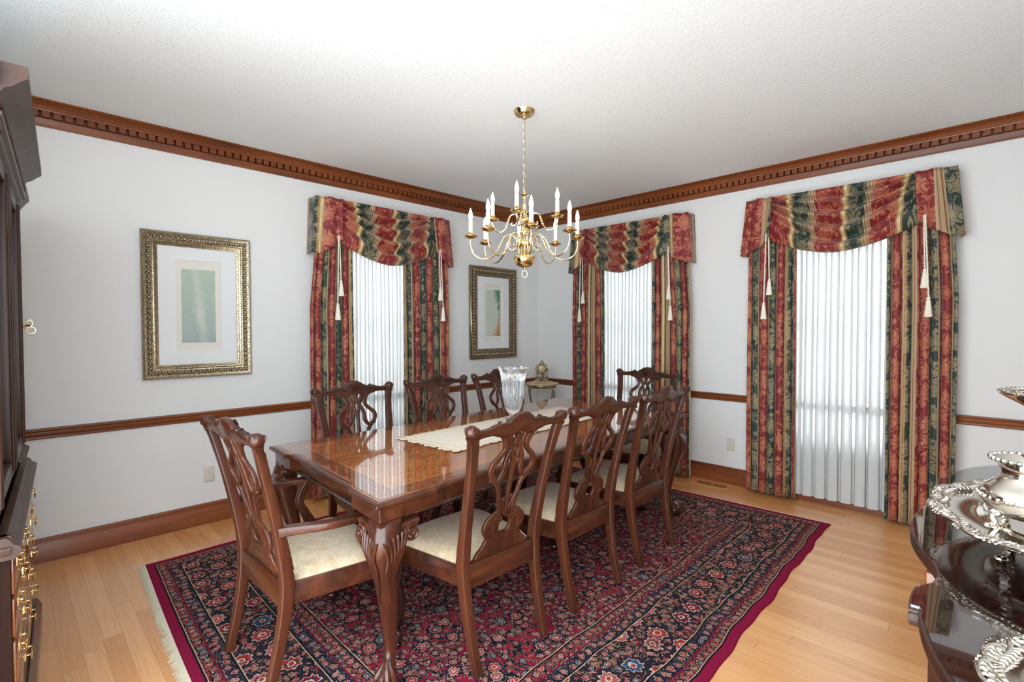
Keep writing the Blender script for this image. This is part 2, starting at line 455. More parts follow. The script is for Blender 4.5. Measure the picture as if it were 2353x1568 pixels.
def thing(name, label, cat_, loc=(0, 0, 0), rz=0., group=None):
    o = bpy.data.objects.new(name, None); COL.objects.link(o); o.empty_display_size = .1
    o.location = loc; o.rotation_euler = (0, 0, rz)
    return tag(o, label, cat_, group)
def tag(o, label, cat_, group=None):
    o['label'] = label; o['category'] = cat_
    if group: o['group'] = group
    return o
def struct(name, mb, mat, parent=None, smooth=False, **k):
    o = mb.build(name, mat, parent, smooth=smooth, **k)
    if not parent: o['kind'] = 'structure'
    return o
def dup(o, parent=None, loc=None, rz=None, label=None, group=None):
    c = o.copy(); COL.objects.link(c)
    if parent: c.parent = parent
    if loc is not None: c.location = loc
    if rz is not None: c.rotation_euler = (0, 0, rz)
    if label: c['label'] = label
    if group: c['group'] = group
    for ch in list(o.children): dup(ch, c)
    return c

# ============================================================ ROOM SHELL
CE = 2.75; XR = 4.62; YN = -5.25; T = .16
ZS, ZT = .46, 2.22          # window opening
WIN = [('L', -2.83), ('R', .63), ('R', 2.50)]
OP = (.22, 1.12)            # opening in window-local s
mb = MB(); mb.box((-T, YN, -.05), (XR+T, T, 0)); struct('floor', mb, 'floor')
mb = MB(); mb.box((-T, YN, CE), (XR+T, T, CE+.1)); struct('ceiling', mb, 'ceiling')
y0, y1 = -2.83+OP[0], -2.83+OP[1]
mb = MB(); mb.box((-T, YN, 0), (0, y0, CE)); mb.box((-T, y1, 0), (0, T, CE)); mb.box((-T, y0, 0), (0, y1, ZS)); mb.box((-T, y0, ZT), (0, y1, CE))
struct('wall_left', mb, 'wall')
mb = MB(); xs_ = [0, .63+OP[0], .63+OP[1], 2.5+OP[0], 2.5+OP[1], XR+T]
for i in range(5):
    if i % 2 == 0: mb.box((xs_[i], 0, 0), (xs_[i+1], T, CE))
    else: mb.box((xs_[i], 0, 0), (xs_[i+1], T, ZS)); mb.box((xs_[i], 0, ZT), (xs_[i+1], T, CE))
struct('wall_back', mb, 'wall')
mb = MB(); mb.box((XR, -4.1, 0), (XR+T, 0, CE)); struct('wall_right', mb, 'wall')
mb = MB(); mb.box((0, YN, 0), (1.6, YN+.12, CE)); struct('unseen_wall_front', mb, 'wall')  # unseen wall behind the cabinet, length set to hold light off the left side

# crown with dentils, chair rail, baseboard  (a = out of the wall, b = up)
crown = [(0, 2.618), (.016, 2.618), (.018, 2.655), (.022, 2.664), (.003, 2.665), (.003, 2.700), (.052, 2.700), (.054, 2.708), (.058, 2.712)]
crown += [(.058+.05*(1-cos(a)), 2.712+.028*sin(a)) for a in [radians(q) for q in (20, 40, 60, 80)]] + [(.112, 2.742), (.118, 2.7495), (0, 2.7495)]
rail = [(0, .748), (.012, .748), (.016, .753), (.016, .764), (.022, .768), (.026, .775), (.026, .792), (.034, .797), (.037, .803), (.034, .809), (.02, .812), (0, .812)]
basep = [(0, 0), (.02, 0), (.02, .104), (.017, .110), (.015, .116), (.015, .138), (.009, .148), (0, .148)]
def run(name, prof, mat, left, y_end=None, x_end=None, gaps=()):
    mb = MB()
    if left:
        segs = [(YN, 0.0)]
        for p, q in segs: mb.extrude(prof, (0, p, 0), (0, q, 0), (1, 0, 0), (0, 0, 1))
        if name == 'trim_1':
            k = 0; y = -4.43-.0518*15
            while y < -.06:
                mb.box((.002, y, 2.6655), (.046, y+.036, 2.6995)); y += .0518
    else:
        mb.extrude(prof, (0, 0, 0), (XR, 0, 0), (0, -1, 0), (0, 0, 1))
        if name == 'trim_2':
            x = 1.059-.0518*19
            while x < XR:
                if x > .05: mb.box((x, -.046, 2.6655), (x+.037, -.002, 2.6995))
                x += .0518
    struct(name, mb, mat, smooth=True, angle=30)
run('trim_1', crown, 'trim', True); run('trim_2', crown, 'trim_x', False)
run('trim_3', rail, 'trim', True); run('trim_4', rail, 'trim_x', False)
run('baseboard_left', basep, 'trim', True); run('baseboard_back', basep, 'trim_x', False)
mb = MB(); mb.extrude(rail, (XR, 0, 0), (XR, -4.1, 0), (-1, 0, 0), (0, 0, 1)); struct('trim_5', mb, 'trim', smooth=True, angle=30)
mb = MB(); mb.extrude(crown, (XR, 0, 0), (XR, -4.1, 0), (-1, 0, 0), (0, 0, 1)); struct('trim_6', mb, 'trim', smooth=True, angle=30)
mb = MB(); mb.extrude(basep, (XR, 0, 0), (XR, -4.1, 0), (-1, 0, 0), (0, 0, 1)); struct('baseboard_right', mb, 'trim', smooth=True, angle=30)

def wframe(i):
    side, a = WIN[i]
    if side == 'L': return (0, a, 0), pi/2
    return (a, 0, 0), 0.0
for i in range(3):
    loc, rz = wframe(i)
    e = bpy.data.objects.new('window_%d' % (i+1), None); COL.objects.link(e); e.location = loc; e.rotation_euler = (0, 0, rz); e['kind'] = 'structure'
    a, b = OP
    m = MB()  # jambs, head and casing
    m.box((a, .0, ZS), (a+.02, T, ZT)); m.box((b-.02, 0, ZS), (b, T, ZT)); m.box((a, 0, ZT-.02), (b, T, ZT)); m.box((a, .0, ZS), (b, T, ZS+.02))
    m.box((a-.07, -.018, ZS-.0), (a, 0, ZT+.07)); m.box((b, -.018, ZS-.0), (b+.07, 0, ZT+.07)); m.box((a-.07, -.018, ZT), (b+.07, 0, ZT+.07))
    m.build('window_frame', 'white_paint', e, smooth=False)
    for nm, z0, z1, yy in (('lower_sash', ZS+.02, 1.45, .05), ('upper_sash', 1.40, ZT-.02, .085)):
        m = MB(); x0, x1 = a+.02, b-.02
        m.box((x0, yy, z0), (x0+.045, yy+.035, z1)); m.box((x1-.045, yy, z0), (x1, yy+.035, z1)); m.box((x0, yy, z0), (x1, yy+.035, z0+.05)); m.box((x0, yy, z1-.05), (x1, yy+.035, z1))
        for k in (1, 2):
            xx = x0+(x1-x0)*k/3; m.box((xx-.009, yy+.008, z0), (xx+.009, yy+.026, z1))
        zz = (z0+z1)/2; m.box((x0, yy+.008, zz-.009), (x1, yy+.026, zz+.009))
        sh = m.build(nm, 'white_paint', e, smooth=False)
        m = MB(); m.box((x0+.04, yy+.015, z0+.04), (x1-.04, yy+.019, z1-.04)); m.build('pane', 'pane', sh, smooth=False)
    m = MB(); m.box((a-.09, -.028, ZS-.028), (b+.09, .03, ZS)); m.box((a-.07, -.018, ZS-.085), (b+.07, 0, ZS-.028)); m.build('window_sill', 'sill_grey', e, smooth=False)

# ============================================================ DRAPERIES
WN = ['left wall window', 'window in the corner', 'right-hand window']
def drape_panel(s0, s1, zt, zb, npl, amp, seed, u0, width, y0=-.119, cols=0, rows=14):
    """hanging pleated cloth in window-local coordinates, room on -y"""
    rr = random.Random(seed); N = cols or npl*12
    ph = [rr.uniform(-.35, .35) for _ in range(npl+2)]; am = [rr.uniform(.75, 1.15) for _ in range(npl+2)]
    m = MB(); R_ = []; U = []
    for j in range(rows+1):
        tz = j/rows; z = zt+(zb-zt)*tz; row = []
        for i in range(N+1):
            t = i/N; k = t*npl; kk = int(k); p = ph[min(kk, npl)]*(1-(k-kk))+ph[min(kk+1, npl+1)]*(k-kk)
            am_ = am[min(kk, npl)]*(1-(k-kk))+am[min(kk+1, npl+1)]*(k-kk)
            a = 2*pi*k+p*sin(k*1.7+tz*.8)
            grow = .72+.28*tz
            f_ = min(1., tz*3.2); a0 = s0+(max(s0, .022)-s0)*(1-f_); a1 = s1-(s1-min(s1, 1.322))*(1-f_)
            x = a0+(a1-a0)*t + .58*((s1-s0)/npl)*sin(2*a)*.5*grow
            y = y0 - amp*am_*grow*(cos(a)+.18*cos(3*a))*.5 + .006*sin(tz*5+t*9+seed)
            row.append((x, y, z + .004*sin(a)*(tz > .99))); U.append((u0+t*width, z+seed*.37))
        R_.append(row)
    m.grid(R_, uv=U); return m
def solid(o, th):
    md = o.modifiers.new('thickness', 'SOLIDIFY'); md.thickness = th; md.offset = 0
PAN = [((-.045, .31), (.83, 1.335)), ((.01, .41), (.985, 1.375)), ((.022, .39), (.975, 1.36))]
SIDE = ['left', 'right']
for i in range(3):
    loc, rz = wframe(i)
    for j in range(2):
        s0, s1 = PAN[i][j]
        m = drape_panel(s0, s1, 2.30, .028, 6 if j == 0 else 7, .058, 11+i*5+j*2, [.0, .63, .07, .70, .18, .30][i*2+j], 1.12 if j == 0 else 1.3, rows=16, cols=110)
        o = m.build('drapery_panel', 'drape', None, angle=180, loc=loc, rot=rz); solid(o, .003)
        tag(o, 'red, green and gold floral drapery, %s panel at the %s' % (SIDE[j], ['left wall window', 'window nearest the corner', 'window nearest the sideboard'][i]), 'curtain', 'striped floral drapery panels')
    m = drape_panel(PAN[i][0][1]-.10, PAN[i][1][0]+.10, 2.30, .055, 9, .030, 40+i, 0, 1, y0=-.058, cols=150, rows=10)
    o = m.build('sheer_curtain', 'sheer', None, angle=180, loc=loc, rot=rz)
    tag(o, 'white translucent sheer curtain hanging over the %s' % ['window in the left wall', 'window nearest the room corner, behind the far armchair', 'window nearest the sideboard'][i], 'curtain', 'white sheers')

def smooth01(t): t = max(0, min(1, t)); return t*t*(3-2*t)
def valance(i):
    loc, rz = wframe(i); W = 1.345; D = .150; zt = 2.475
    e = thing('valance', 'floral swag valance with cream tassels above the %s' % ['left wall window', 'window nearest the corner', 'window nearest the sideboard'][i], 'valance', loc, rz, 'swag valances')
    # swag
    NS, NT = 84, 60; m = MB(); rows = []; U = []
    a, b = .10, W-.10
    for j in range(NT+1):
        t = j/NT; row = []
        for k in range(NS+1):
            s = k/NS; w = 1-abs(2*s-1)**1.7
            dend = .33*t**4.5; dmid = .50*t**1.05
            drop = dend*(1-w)+dmid*w
            fold = sin(2*pi*(4.6*t**.9) + .5*sin(s*5+i))
            amp = .042*smooth01(t*5)*(.30+.70*w)
            lateral = (s-.5)*(b-a)*(1 - .10*smooth01(t)*(1 if True else 0))
            y = -D-.012-.045*w*smooth01(t*1.2)-amp*fold
            row.append(((a+b)/2+lateral, y, zt-drop+.006*fold*w))
            U.append((.1+ (s-.5)*1.30+.5 + .03*(1-w), 2.4-(t*.72)*(0.6+.4*w)))
        rows.append(row)
    m.grid(rows, uv=U); o = m.build('swag', 'drape', e, angle=180); solid(o, .003)
    # tails with returns
    for sd in (0, 1):
        m = MB(); rows = []; U = []; N = 70; NR = 14
        for j in range(NR+1):
            t = j/NR; row = []
            for k in range(N+1):
                q = k/N                      # 0 at wall, then return, then front
                L = D+.215; d = q*L
                fl = .045*t                  # hem flares outward
                if d < D:                    # return
                    x = -fl*(.4+.6*d/D); y = -d*(1+.04*t)
                    zb = 2.018
                else:
                    f = (d-D)/(L-D)
                    pl = sin(2*pi*2.0*f+.8)*.5+.5
                    x = -fl + (L-D)*f*(1-.08*t)+fl*f + .010*sin(4*pi*f)*t; y = -D-.006*t-.030*pl*smooth01(f*4)*(.35+.65*t)-.03*smooth01(f*2)
                    zb = 2.012+ (.03*smooth01(f*1.5)+.085*smooth01((f-.45)/.55)) + .008*sin(4*pi*f+1)
                z = zt + .003*sin(20*q) - (zt-zb)*t
                X_ = x if sd == 0 else W-x
                row.append((X_, y, z)); U.append(((.30-d if sd == 0 else .16+d)+[.12, .20, .0][i], z+.13*sd))
            rows.append(row)
        m.grid(rows, uv=U); o = m.build('tail', 'drape', e, angle=180); solid(o, .003)
    m = MB(); m.box((.004, -D+.004, zt-.02), (W-.004, 0.0, zt-.004)); m.build('header_board', 'drape', e)
    # tassels on cords
    for sd, x0 in ((0, .165+.012*i), (1, 1.175)):
        for q, (dx, zc, zb) in enumerate(((.012, 1.805, 1.675), (-.016 if sd == 0 else .03, 1.615, 1.478))):
            x = x0+dx*(1.3); top = 2.17; cx = x0+dx*.5; y = -D-.052-.012*q
            m = MB(); path = [(cx+(x-cx)*k/12, y, top+(zc-top)*k/12) for k in range(13)]
            m.tube(path, .0042, 6)
            hw = []
            for k in range(60):
                t = k/59; hw.append((cx+(x-cx)*t+.0035*cos(k*1.3), y+.0035*sin(k*1.3), top+(zc-top)*t))
            m.tube(hw, .0025, 5)
            c = m.build('cord', 'cordw', e)
            H = zc-zb; m = MB()
            m.lathe([(0, H), (.007, H), (.011, H*.96), (.012, H*.90), (.009, H*.84), (.0135, H*.80), (.0150, H*.72), (.0135, H*.66), (.016, H*.6), (.021, H*.25), (.0245, .004), (.022, 0), (0, .004)], (x, y, zb), 28, lambda a, z: 1+.05*sin(14*a)*(z < H*.6))
            m.build('tassel', 'cordw', c)
    return e
for i in range(3): valance(i)

# ============================================================ PICTURES
def picture(name, label, yc, zc, w, h, iw, art, mw):
    e = thing(name, label, 'framed print', (0, yc, zc), pi/2)   # local x = along wall (+y world), room = -y
    m = MB(); fw = (w-iw)/2
    prof = [(0, .0), (0, .030), (.010, .040), (.022, .036), (.030, .030), (.055, .034), (.064, .027), (.070, .030), (.078, .024), (fw, .018), (fw, .0)]
    def ring(inset, d): return [(-w/2+inset, -d, -h/2+inset), (w/2-inset, -d, -h/2+inset), (w/2-inset, -d, h/2-inset), (-w/2+inset, -d, h/2-inset)]
    rows = [ring(a*fw/.095 if a < fw else fw, d+.001) for a, d in prof]
    m.grid(rows, close_v=True)
    # cast acanthus and bead ornament on the sides
    rr = random.Random(3)
    for side in range(4):
        L = (w if side % 2 == 0 else h)-.05; n = int(L/.034)
        for k in range(n):
            t = -L/2+L*(k+.5)/n
            for dx, dz, r, sc in ((0, .0, .0125, (1, .8, 1)), (.012, .009, .007, (1.2, 1, .7)), (-.012, -.009, .007, (1.2, 1, .7)), (.009, -.012, .006, (1, 1, 1)), (-.008, .012, .006, (1, 1, 1))):
                a = t+dx; q = .042*fw/.095+dz
                jit = rr.uniform(-.001, .001)
                p = {0: (a, -.036+jit, -h/2+q), 2: (a, -.036+jit, h/2-q), 1: (w/2-q, -.036+jit, a), 3: (-w/2+q, -.036+jit, a)}[side]
                m.ball(p, r, 6, 4, sc)
        n2 = int(L/.014)
        for k in range(n2):
            t = -(L-.12)/2+(L-.12)*(k+.5)/n2; q = .083*fw/.095
            p = {0: (t, -.026, -h/2+q), 2: (t, -.026, h/2-q), 1: (w/2-q, -.026, t), 3: (-w/2+q, -.026, t)}[side]
            m.ball(p, .0045, 5, 3)
    m.build('frame', 'gilt', e, angle=60)
    ih = h-2*fw
    m = MB(); mh = mw[1]
    m.box((-iw/2-.002, -.012, -ih/2-.002), (iw/2+.002, -.004, -mh/2)); m.box((-iw/2-.002, -.012, mh/2), (iw/2+.002, -.004, ih/2+.002))
    m.box((-iw/2-.002, -.012, -mh/2), (-mw[0]/2, -.004, mh/2)); m.box((mw[0]/2, -.012, -mh/2), (iw/2+.002, -.004, mh/2))
    m.build('mat', 'mat', e, smooth=False)
    m = MB(); m.box((-mw[0]/2, -.0055, -mh/2), (mw[0]/2, -.003, mh/2)); m.build('inner_mat', 'mat_in', e, smooth=False)
    aw, ah = mw[2], mw[3]
    m = MB(); m.box((-aw/2, -.0068, -ah/2), (aw/2, -.005, ah/2)); m.build('print', art, e, smooth=False)
    m = MB(); m.box((-iw/2, -.0155, -ih/2), (iw/2, -.0145, ih/2)); m.build('glass', 'picture_glass', e, smooth=False)
    return e
# generic soft abstract prints standing in for the artworks
g = G('sea_green_abstract_print'); x, y, z = g.coord()
n = g.noise(g.vec(x*14, y, z*7), 1., 4., .6, 1.5); n2 = g.noise(g.vec(x*40, y, z*12), 1., 3., .6, 2.)
colr = g.mix((z*1.9+.5+(n-.5)*.5).clamp(), (.36, .42, .40), (.42, .50, .40))
fig = ((x+z*.10-.004+(n-.5)*.05).abs()*-9.0+.42+(n2-.5)*.7 - (z+.03).abs()*.55).clamp()
colr = g.mix((fig*1.5).clamp(), colr, (.70, .68, .56))
colr = g.mix(((n2-.56)*4).clamp()*.6, colr, (.62, .66, .60)); colr = g.mix((z*-6.-1.0+(n-.5)*2).clamp()*.5, colr, (.27, .33, .33))
g.set(Base_Color=colr, Roughness=.8); art1 = g.m
g = G('green_gold_abstract_print'); x, y, z = g.coord()
n = g.noise(g.vec(x*12, y, z*12), 1., 4., .6, 1.); n2 = g.noise(g.vec(x*60, y, z*60), 1., 2.)
colr = g.mix((n).clamp(), (.60, .62, .54), (.46, .54, .47))
f = (x*6. + z*1.6 - .35 + (n-.5)*1.2).clamp(); colr = g.mix((f*3).clamp()*n2.gt(.42), colr, (.05, .20, .10))
f2 = ((z*-1.0-.02+x*.9).abs()*-14.+.55).clamp()*z.lt(.06); colr = g.mix(((x*5.-z*2.5-.45+(n-.5)*.8).clamp()*3.).clamp()*z.lt(0.02), colr, (.52, .27, .09))
colr = g.mix((x*9.-z*4.-1.35+(n-.5)).clamp()*z.lt(-.08), colr, (.05, .20, .10))
g.set(Base_Color=colr, Roughness=.8); art2 = g.m
picture('framed_print', 'gilt framed pale sea-green print on the wall left of the draperies', -3.628, 1.570, .675, 1.008, .488, art1, (.280, .640, .211, .518))
picture('framed_print', 'gilt framed green and gold print between the left wall draperies and the corner table', -.765, 1.580, .698, 1.008, .480, art2, (.285, .640, .211, .512))

# outlets and floor register
def outlet(label, loc, rz):
    e = thing('wall_outlet', label, 'outlet', loc, rz, 'almond wall outlets')
    m = MB(); m.box((-.035, -.006, -.057), (.035, -.0005, .057), .003); m.build('cover_plate', 'plate', e, angle=60)
    for s in (-1, 1):
        m = MB(); m.poly([(.0165*cos(a), .014*sin(a)) for a in [2*pi*k/20 for k in range(20)]], 0, .003)
        m.map(lambda p: (p[0], -.0055-p[2], p[1]+s*.021)); r = m.build('receptacle', 'socket', e, angle=50)
        m = MB(); m.box((-.008, -.0092, s*.021+.0), (-.0058, -.0084, s*.021+.008)); m.box((.0058, -.0092, s*.021+.0), (.008, -.0084, s*.021+.007)); m.box((-.002, -.0092, s*.021-.009), (.002, -.0084, s*.021-.005)); m.build('slot', 'dark', r, smooth=False)
outlet('almond double outlet low on the left wall, left of the near armchair back', (0, -3.58, .352), pi/2)
outlet('almond double outlet low on the right wall, between the two draped windows', (2.33, 0, .356), 0)
e = thing('floor_register', 'oak floor register with dark slots in front of the right wall', 'vent', (2.22, -.155, 0))
m = MB(); m.box((-.155, -.07, 0.0), (.155, .07, .004)); m.build('register_frame', 'floor', e, smooth=False)
m = MB()
for k in range(18):
    if k == 9: continue
    xx = -.125+k*.0145; m.box((xx, -.035, .0042), (xx+.007, .035, .0052))
m.build('slots', 'dark', e, smooth=False)

# ============================================================ RUG
RC = [(.505, -4.045), (3.335, -4.13), (3.215, -.475), (.52, -.60)]   # near-left, near-right, far-right, far-left
def rugpt(u, v):
    a = u/RW; b = v/RL
    x = (1-a)*(1-b)*RC[0][0]+a*(1-b)*RC[1][0]+a*b*RC[2][0]+(1-a)*b*RC[3][0]
    y = (1-a)*(1-b)*RC[0][1]+a*(1-b)*RC[1][1]+a*b*RC[2][1]+(1-a)*b*RC[3][1]
    y -= .022*sin(pi*a)*(1-b); x += (.006*sin(v*9)+.004*sin(v*23))*(a > .5)*a + .004*sin(v*11)*(1-a)
    return x, y
e = thing('area_rug', 'large crimson and navy floral oriental rug under the dining table', 'rug')
m = MB(); rows = []; U = []; NU, NV = 60, 80
for j in range(NV+1):
    row = []
    for i in range(NU+1):
        u = RW*i/NU; v = RL*j/NV; x, y = rugpt(u, v); row.append((x, y, .0085+.0006*sin(u*7)*sin(v*5))); U.append((u, v))
    rows.append(row)
m.grid(rows, uv=U)
# thin edges down to the floor
ring = [(i, 0) for i in range(NU)]+[(NU, j) for j in range(NV)]+[(i, NV) for i in range(NU, 0, -1)]+[(0, j) for j in range(NV, 0, -1)]
vs = []; uv = []
for (i, j) in ring:
    x, y = rugpt(RW*i/NU, RL*j/NV); cx = x+(.003 if i == NU else -.003 if i == 0 else 0); vs += [(x, y, .009), (cx, y, .0005)]; uv += [(RW*i/NU, RL*j/NV)]*2
n = len(ring); m.add(vs, [(2*k, 2*k+1, 2*((k+1) % n)+1, 2*((k+1) % n)) for k in range(n)], uv)
m.build('pile', 'rug', e, angle=60)
m = MB(); rr = random.Random(5)
for end in (0, 1):
    L = .042 if end == 0 else .022
    N = 900
    for k in range(N):
        u = RW*(k+.5)/N; x, y = rugpt(u, 0 if end == 0 else RL); s = -1 if end == 0 else 1
        sk = .010*sin(u*31)+rr.uniform(-.006, .006); l = L*rr.uniform(.75, 1.15)
        w = .0019; p0 = (x, y, .0068); p1 = (x+sk*.4, y+s*l*.5, .0082+rr.uniform(0, .001)); p2 = (x+sk, y+s*l, .002)
        m.add([(p0[0]-w, p0[1], p0[2]), (p0[0]+w, p0[1], p0[2]), (p1[0]+w, p1[1], p1[2]), (p1[0]-w, p1[1], p1[2]), (p2[0]+w*.6, p2[1], p2[2]), (p2[0]-w*.6, p2[1], p2[2]),
               (p0[0], p0[1], p0[2]-.003), (p1[0], p1[1], p1[2]-.003)], [(0, 1, 2, 3), (3, 2, 4, 5), (0, 3, 7, 6), (1, 6, 7, 2), (3, 5, 7), (2, 7, 4)])
o = m.build('fringe', 'fringe', e, smooth=False); o['kind'] = 'stuff'

# ============================================================ CHAIRS
RUGZ = .0105
def rake(z):
    """depth of the back plane (local y, front is +y)"""
    if z < .42: t = (.42-z)/.42; return -.075*t**1.6
    t = (z-.42)/.62; return -.135*t**1.25 - .0*t
def crest_top(s):
    s = abs(s)
    pts = [(0, 1.052), (.03, 1.048), (.055, 1.034), (.075, 1.018), (.095, 1.013), (.115, 1.018), (.14, 1.014), (.175, 1.004), (.205, 1.0005), (.23, 1.004), (.25, 1.018), (.266, 1.027), (.280, 1.024), (.289, 1.008)]
    for a, b in zip(pts, pts[1:]):
        if s <= b[0]: return a[1]+(b[1]-a[1])*smooth01((s-a[0])/(b[0]-a[0]))*1.0
    return pts[-1][1]
def crest_bot(s):
    s = abs(s)
    pts = [(0, .966), (.03, .958), (.05, .950), (.09, .948), (.12, .960), (.16, .970), (.20, .969), (.235, .965), (.262, .966), (.280, .982), (.289, 1.0)]
    for a, b in zip(pts, pts[1:]):
        if s <= b[0]: return a[1]+(b[1]-a[1])*smooth01((s-a[0])/(b[0]-a[0]))
    return pts[-1][1]
def bar(m, pts, ws, t, n=5, front=0.0, yo=0.0):
    """strip in the raked back plane: pts (s,z), widths, thickness"""
    q = cat([(p[0], p[1], w) for p, w in zip(pts, ws)], n)
    path = [(s, rake(z)+front+yo, z) for s, z, w in q]
    m.sweep(path, _sq(.2), (0, 1, 0), [(w*1.28, t) for s, z, w in q])
def foot_claw(m, cx, cy, d, r=.034, z=.0):
    """ball held by claws; d = outward direction (unit)"""
    c = (cx, cy, z+r*.92); m.ball(c, r*.92, 12, 8, (1, 1, 1))
    px, py = -d[1], d[0]
    for a in (-.95, -.32, .32, .95):
        dx = d[0]*cos(a)+px*sin(a); dy = d[1]*cos(a)+py*sin(a)
        pts = [(cx-d[0]*.012+dx*.012, cy-d[1]*.012+dy*.012, z+r*2.5), (cx+dx*r*.65, cy+dy*r*.65, z+r*2.0), (cx+dx*r*1.05, cy+dy*r*1.05, z+r*1.25), (cx+dx*r*1.06, cy+dy*r*1.06, z+r*.6), (cx+dx*r*.85, cy+dy*r*.85, z+r*.12)]
        m.tube(cat(pts, 3), [.010]*3+[.0125]*3+[.010]*3+[.0105]*3+[.004], 7, (0, 0, 1.0))
def cabriole(m, x, y, d, H, s=1.0, knee=.04):
    """cabriole leg from height H down to a ball foot at z=0; d outward unit"""
    ctl = [(0, H, .033), (knee*.7, H*.93, .036), (knee, H*.82, .034), (knee*.6, H*.66, .026), (knee*.05, H*.47, .0205), (-knee*.35, H*.30, .0165), (-knee*.25, H*.19, .0145), (knee*.15, H*.12, .016), (knee*.5, H*.075+.02, .020)]
    q = cat(ctl, 5); path = [(x+d[0]*a*s, y+d[1]*a*s, z) for a, z, w in q]
    prof = []
    for k in range(16):
        a = 2*pi*k/16; r = 1/(abs(cos(a))**2.6+abs(sin(a))**2.6)**(1/2.6)
        prof.append((r*cos(a), r*sin(a)))
    m.sweep(path, [(a*.94-b*.34*0, b) for a, b in prof], (d[0]+.0, d[1], .0), [(w*s, w*s) for a, z, w in q])
    fx, fy = x+d[0]*knee*.6*s, y+d[1]*knee*.6*s
    foot_claw(m, fx, fy, d, .033*s)
    return q

def make_chair(label, arms, loc, rz, group):
    e = thing('dining_armchair' if arms else 'dining_chair', label, 'chair', loc, rz, group)
    K = 1.06 if arms else 1.0
    # rear legs running up into the back posts
    for sg in (-1, 1):
        ctl = [(.200, .0, .036, .034), (.203, .12, .036, .036), (.208, .28, .040, .042), (.212, .40, .044, .050), (.214, .50, .043, .044), (.222, .68, .040, .034), (.234, .84, .039, .030), (.249, .95, .043, .030), (.262, .985, .050, .034)]
        q = cat(ctl, 5); m = MB()
        path = [(sg*s*K, rake(z), z) for s, z, w, t in q]
        m.sweep(path, SQ, (0, 1, 0), [(w, t) for s, z, w, t in q])
        # reeded front face above the seat
        for off in (-.33, 0, .33):
            pp = [(sg*s*K+off*w, rake(z)+t*.5, z) for s, z, w, t in q if .47 < z < .955]
            m.tube(pp, .0048, 6, (0, 1, 0))
        m.build('rear_leg', 'mahogany', e)
    # crest rail
    m = MB(); rows = []
    NS = 96
    for k in range(NS+1):
        s = -.289+.578*k/NS; t, b = crest_top(s), crest_bot(s); c = (t+b)/2; h = (t-b)/2
        th = .0155+.006*smooth01((abs(s)-.22)/.04)+.004*smooth01(1-abs(s)/.06)
        if k in (0, NS): h *= .25; th *= .25
        ring = []
        for a, b_ in UNIT: ring.append((s*K, rake(c+b_*2*h)-a*2*th, c+b_*2*h))
        rows.append(ring)
    m.grid(rows, close_v=True, caps=True)
    for sg in (-1, 1):     # curled ears
        m.ball((sg*.267*K, rake(1.0)+.001, 1.001), .0255, 18, 12, (1, 1.08, 1))
        pts = [(sg*(.267+.016*cos(a)*(1-a/9))*K, rake(1.0)+.026, 1.0+.018*sin(a)*(1-a/9)) for a in [k*.45 for k in range(14)]]
        m.tube(pts, .0034, 6, (0, 1, 0))
        for k, (s0, z0, s1, z1) in enumerate(((.235, .985, .15, .988), (.22, .978, .13, .996), (.16, .99, .10, 1.0), (.13, .985, .08, 1.005), (.10, .975, .065, .99))):
            pts = [(sg*(s0+(s1-s0)*t)*K, rake(.99)+.0175+.003*sin(pi*t), z0+(z1-z0)*t+.007*sin(pi*t)) for t in [q/7 for q in range(8)]]
            m.tube(pts, [.002]+[.0042]*6+[.002], 6, (0, 1, 0))
        for kx, kz in ((.072, 1.020), (.118, 1.021)):
            m.ball((sg*kx*K, rake(1.01), kz-.003), .009, 8, 5, (.9, 1.7, .8))
    for k in range(9):     # shell
        a = radians(-60+15*k); L = .050 if abs(a) < .8 else .042
        pts = [(sin(a)*L*t*K, rake(.99)+.016+.006*sin(pi*t), .972+cos(a)*L*t*1.35) for t in (0.05, .3, .55, .8, 1.0)]
        m.tube(pts, [.002, .0042, .0058, .0068, .004], 6, (0, 1, 0))
    m.build('crest_rail', 'mahogany_x', e)
    # pierced splat
    m = MB(); th = .017
    for sg in (-1, 1):
        S = lambda P: [(sg*a*K, b) for a, b in P]
        bar(m, S([(.080, .955), (.064, .918), (.066, .890), (.088, .866), (.116, .842), (.126, .815), (.116, .785), (.088, .757), (.066, .727), (.056, .69), (.047, .655), (.040, .62), (.046, .60)]), [.026, .020, .017, .017, .019, .021, .019, .018, .016, .015, .015, .017, .018], th)
        bar(m, S([(.012, .962), (-.004, .930), (-.012, .905), (-.034, .872), (-.046, .835), (-.047, .800), (-.058, .775), (-.075, .757)]), [.020, .017, .015, .016, .018, .020, .018, .012], th, yo=.002*sg)
        bar(m, S([(.050, .960), (.036, .925), (.020, .892), (.014, .862), (.008, .835), (.004, .80), (.001, .74)]), [.020, .018, .016, .014, .013, .012, .012], th*.9)
        bar(m, S([(.064, .70), (.034, .66), (.018, .625), (.006, .60)]), [.008, .010, .012, .012], th*.9)
        bar(m, S([(.040, .612), (.056, .598), (.080, .582), (.098, .560), (.098, .538), (.082, .520), (.080, .500), (.088, .478), (.100, .455), (.135, .437), (.150, .428)]), [.022, .030, .034, .036, .036, .034, .034, .036, .040, .026, .014], th)
        bar(m, S([(.020, .585), (.046, .575), (.052, .545), (.044, .515), (.020, .500), (.0, .495)]), [.022, .026, .030, .030, .026, .024], th)
        for kx, kz in ((.104, .861), (.098, .775), (.118, .768), (.066, .728), (.070, .590), (.062, .60)):
            m.ball((sg*kx*K, rake(kz), kz), .0085, 8, 5, (1, 1.1, .9))
        m.tube([(sg*a*K, rake(b)+.010, b) for a, b in cat([(.058, .93), (.060, .892), (.084, .862), (.114, .842), (.122, .815), (.112, .787), (.084, .757)], 4)], .0028, 5, (0, 1, 0))
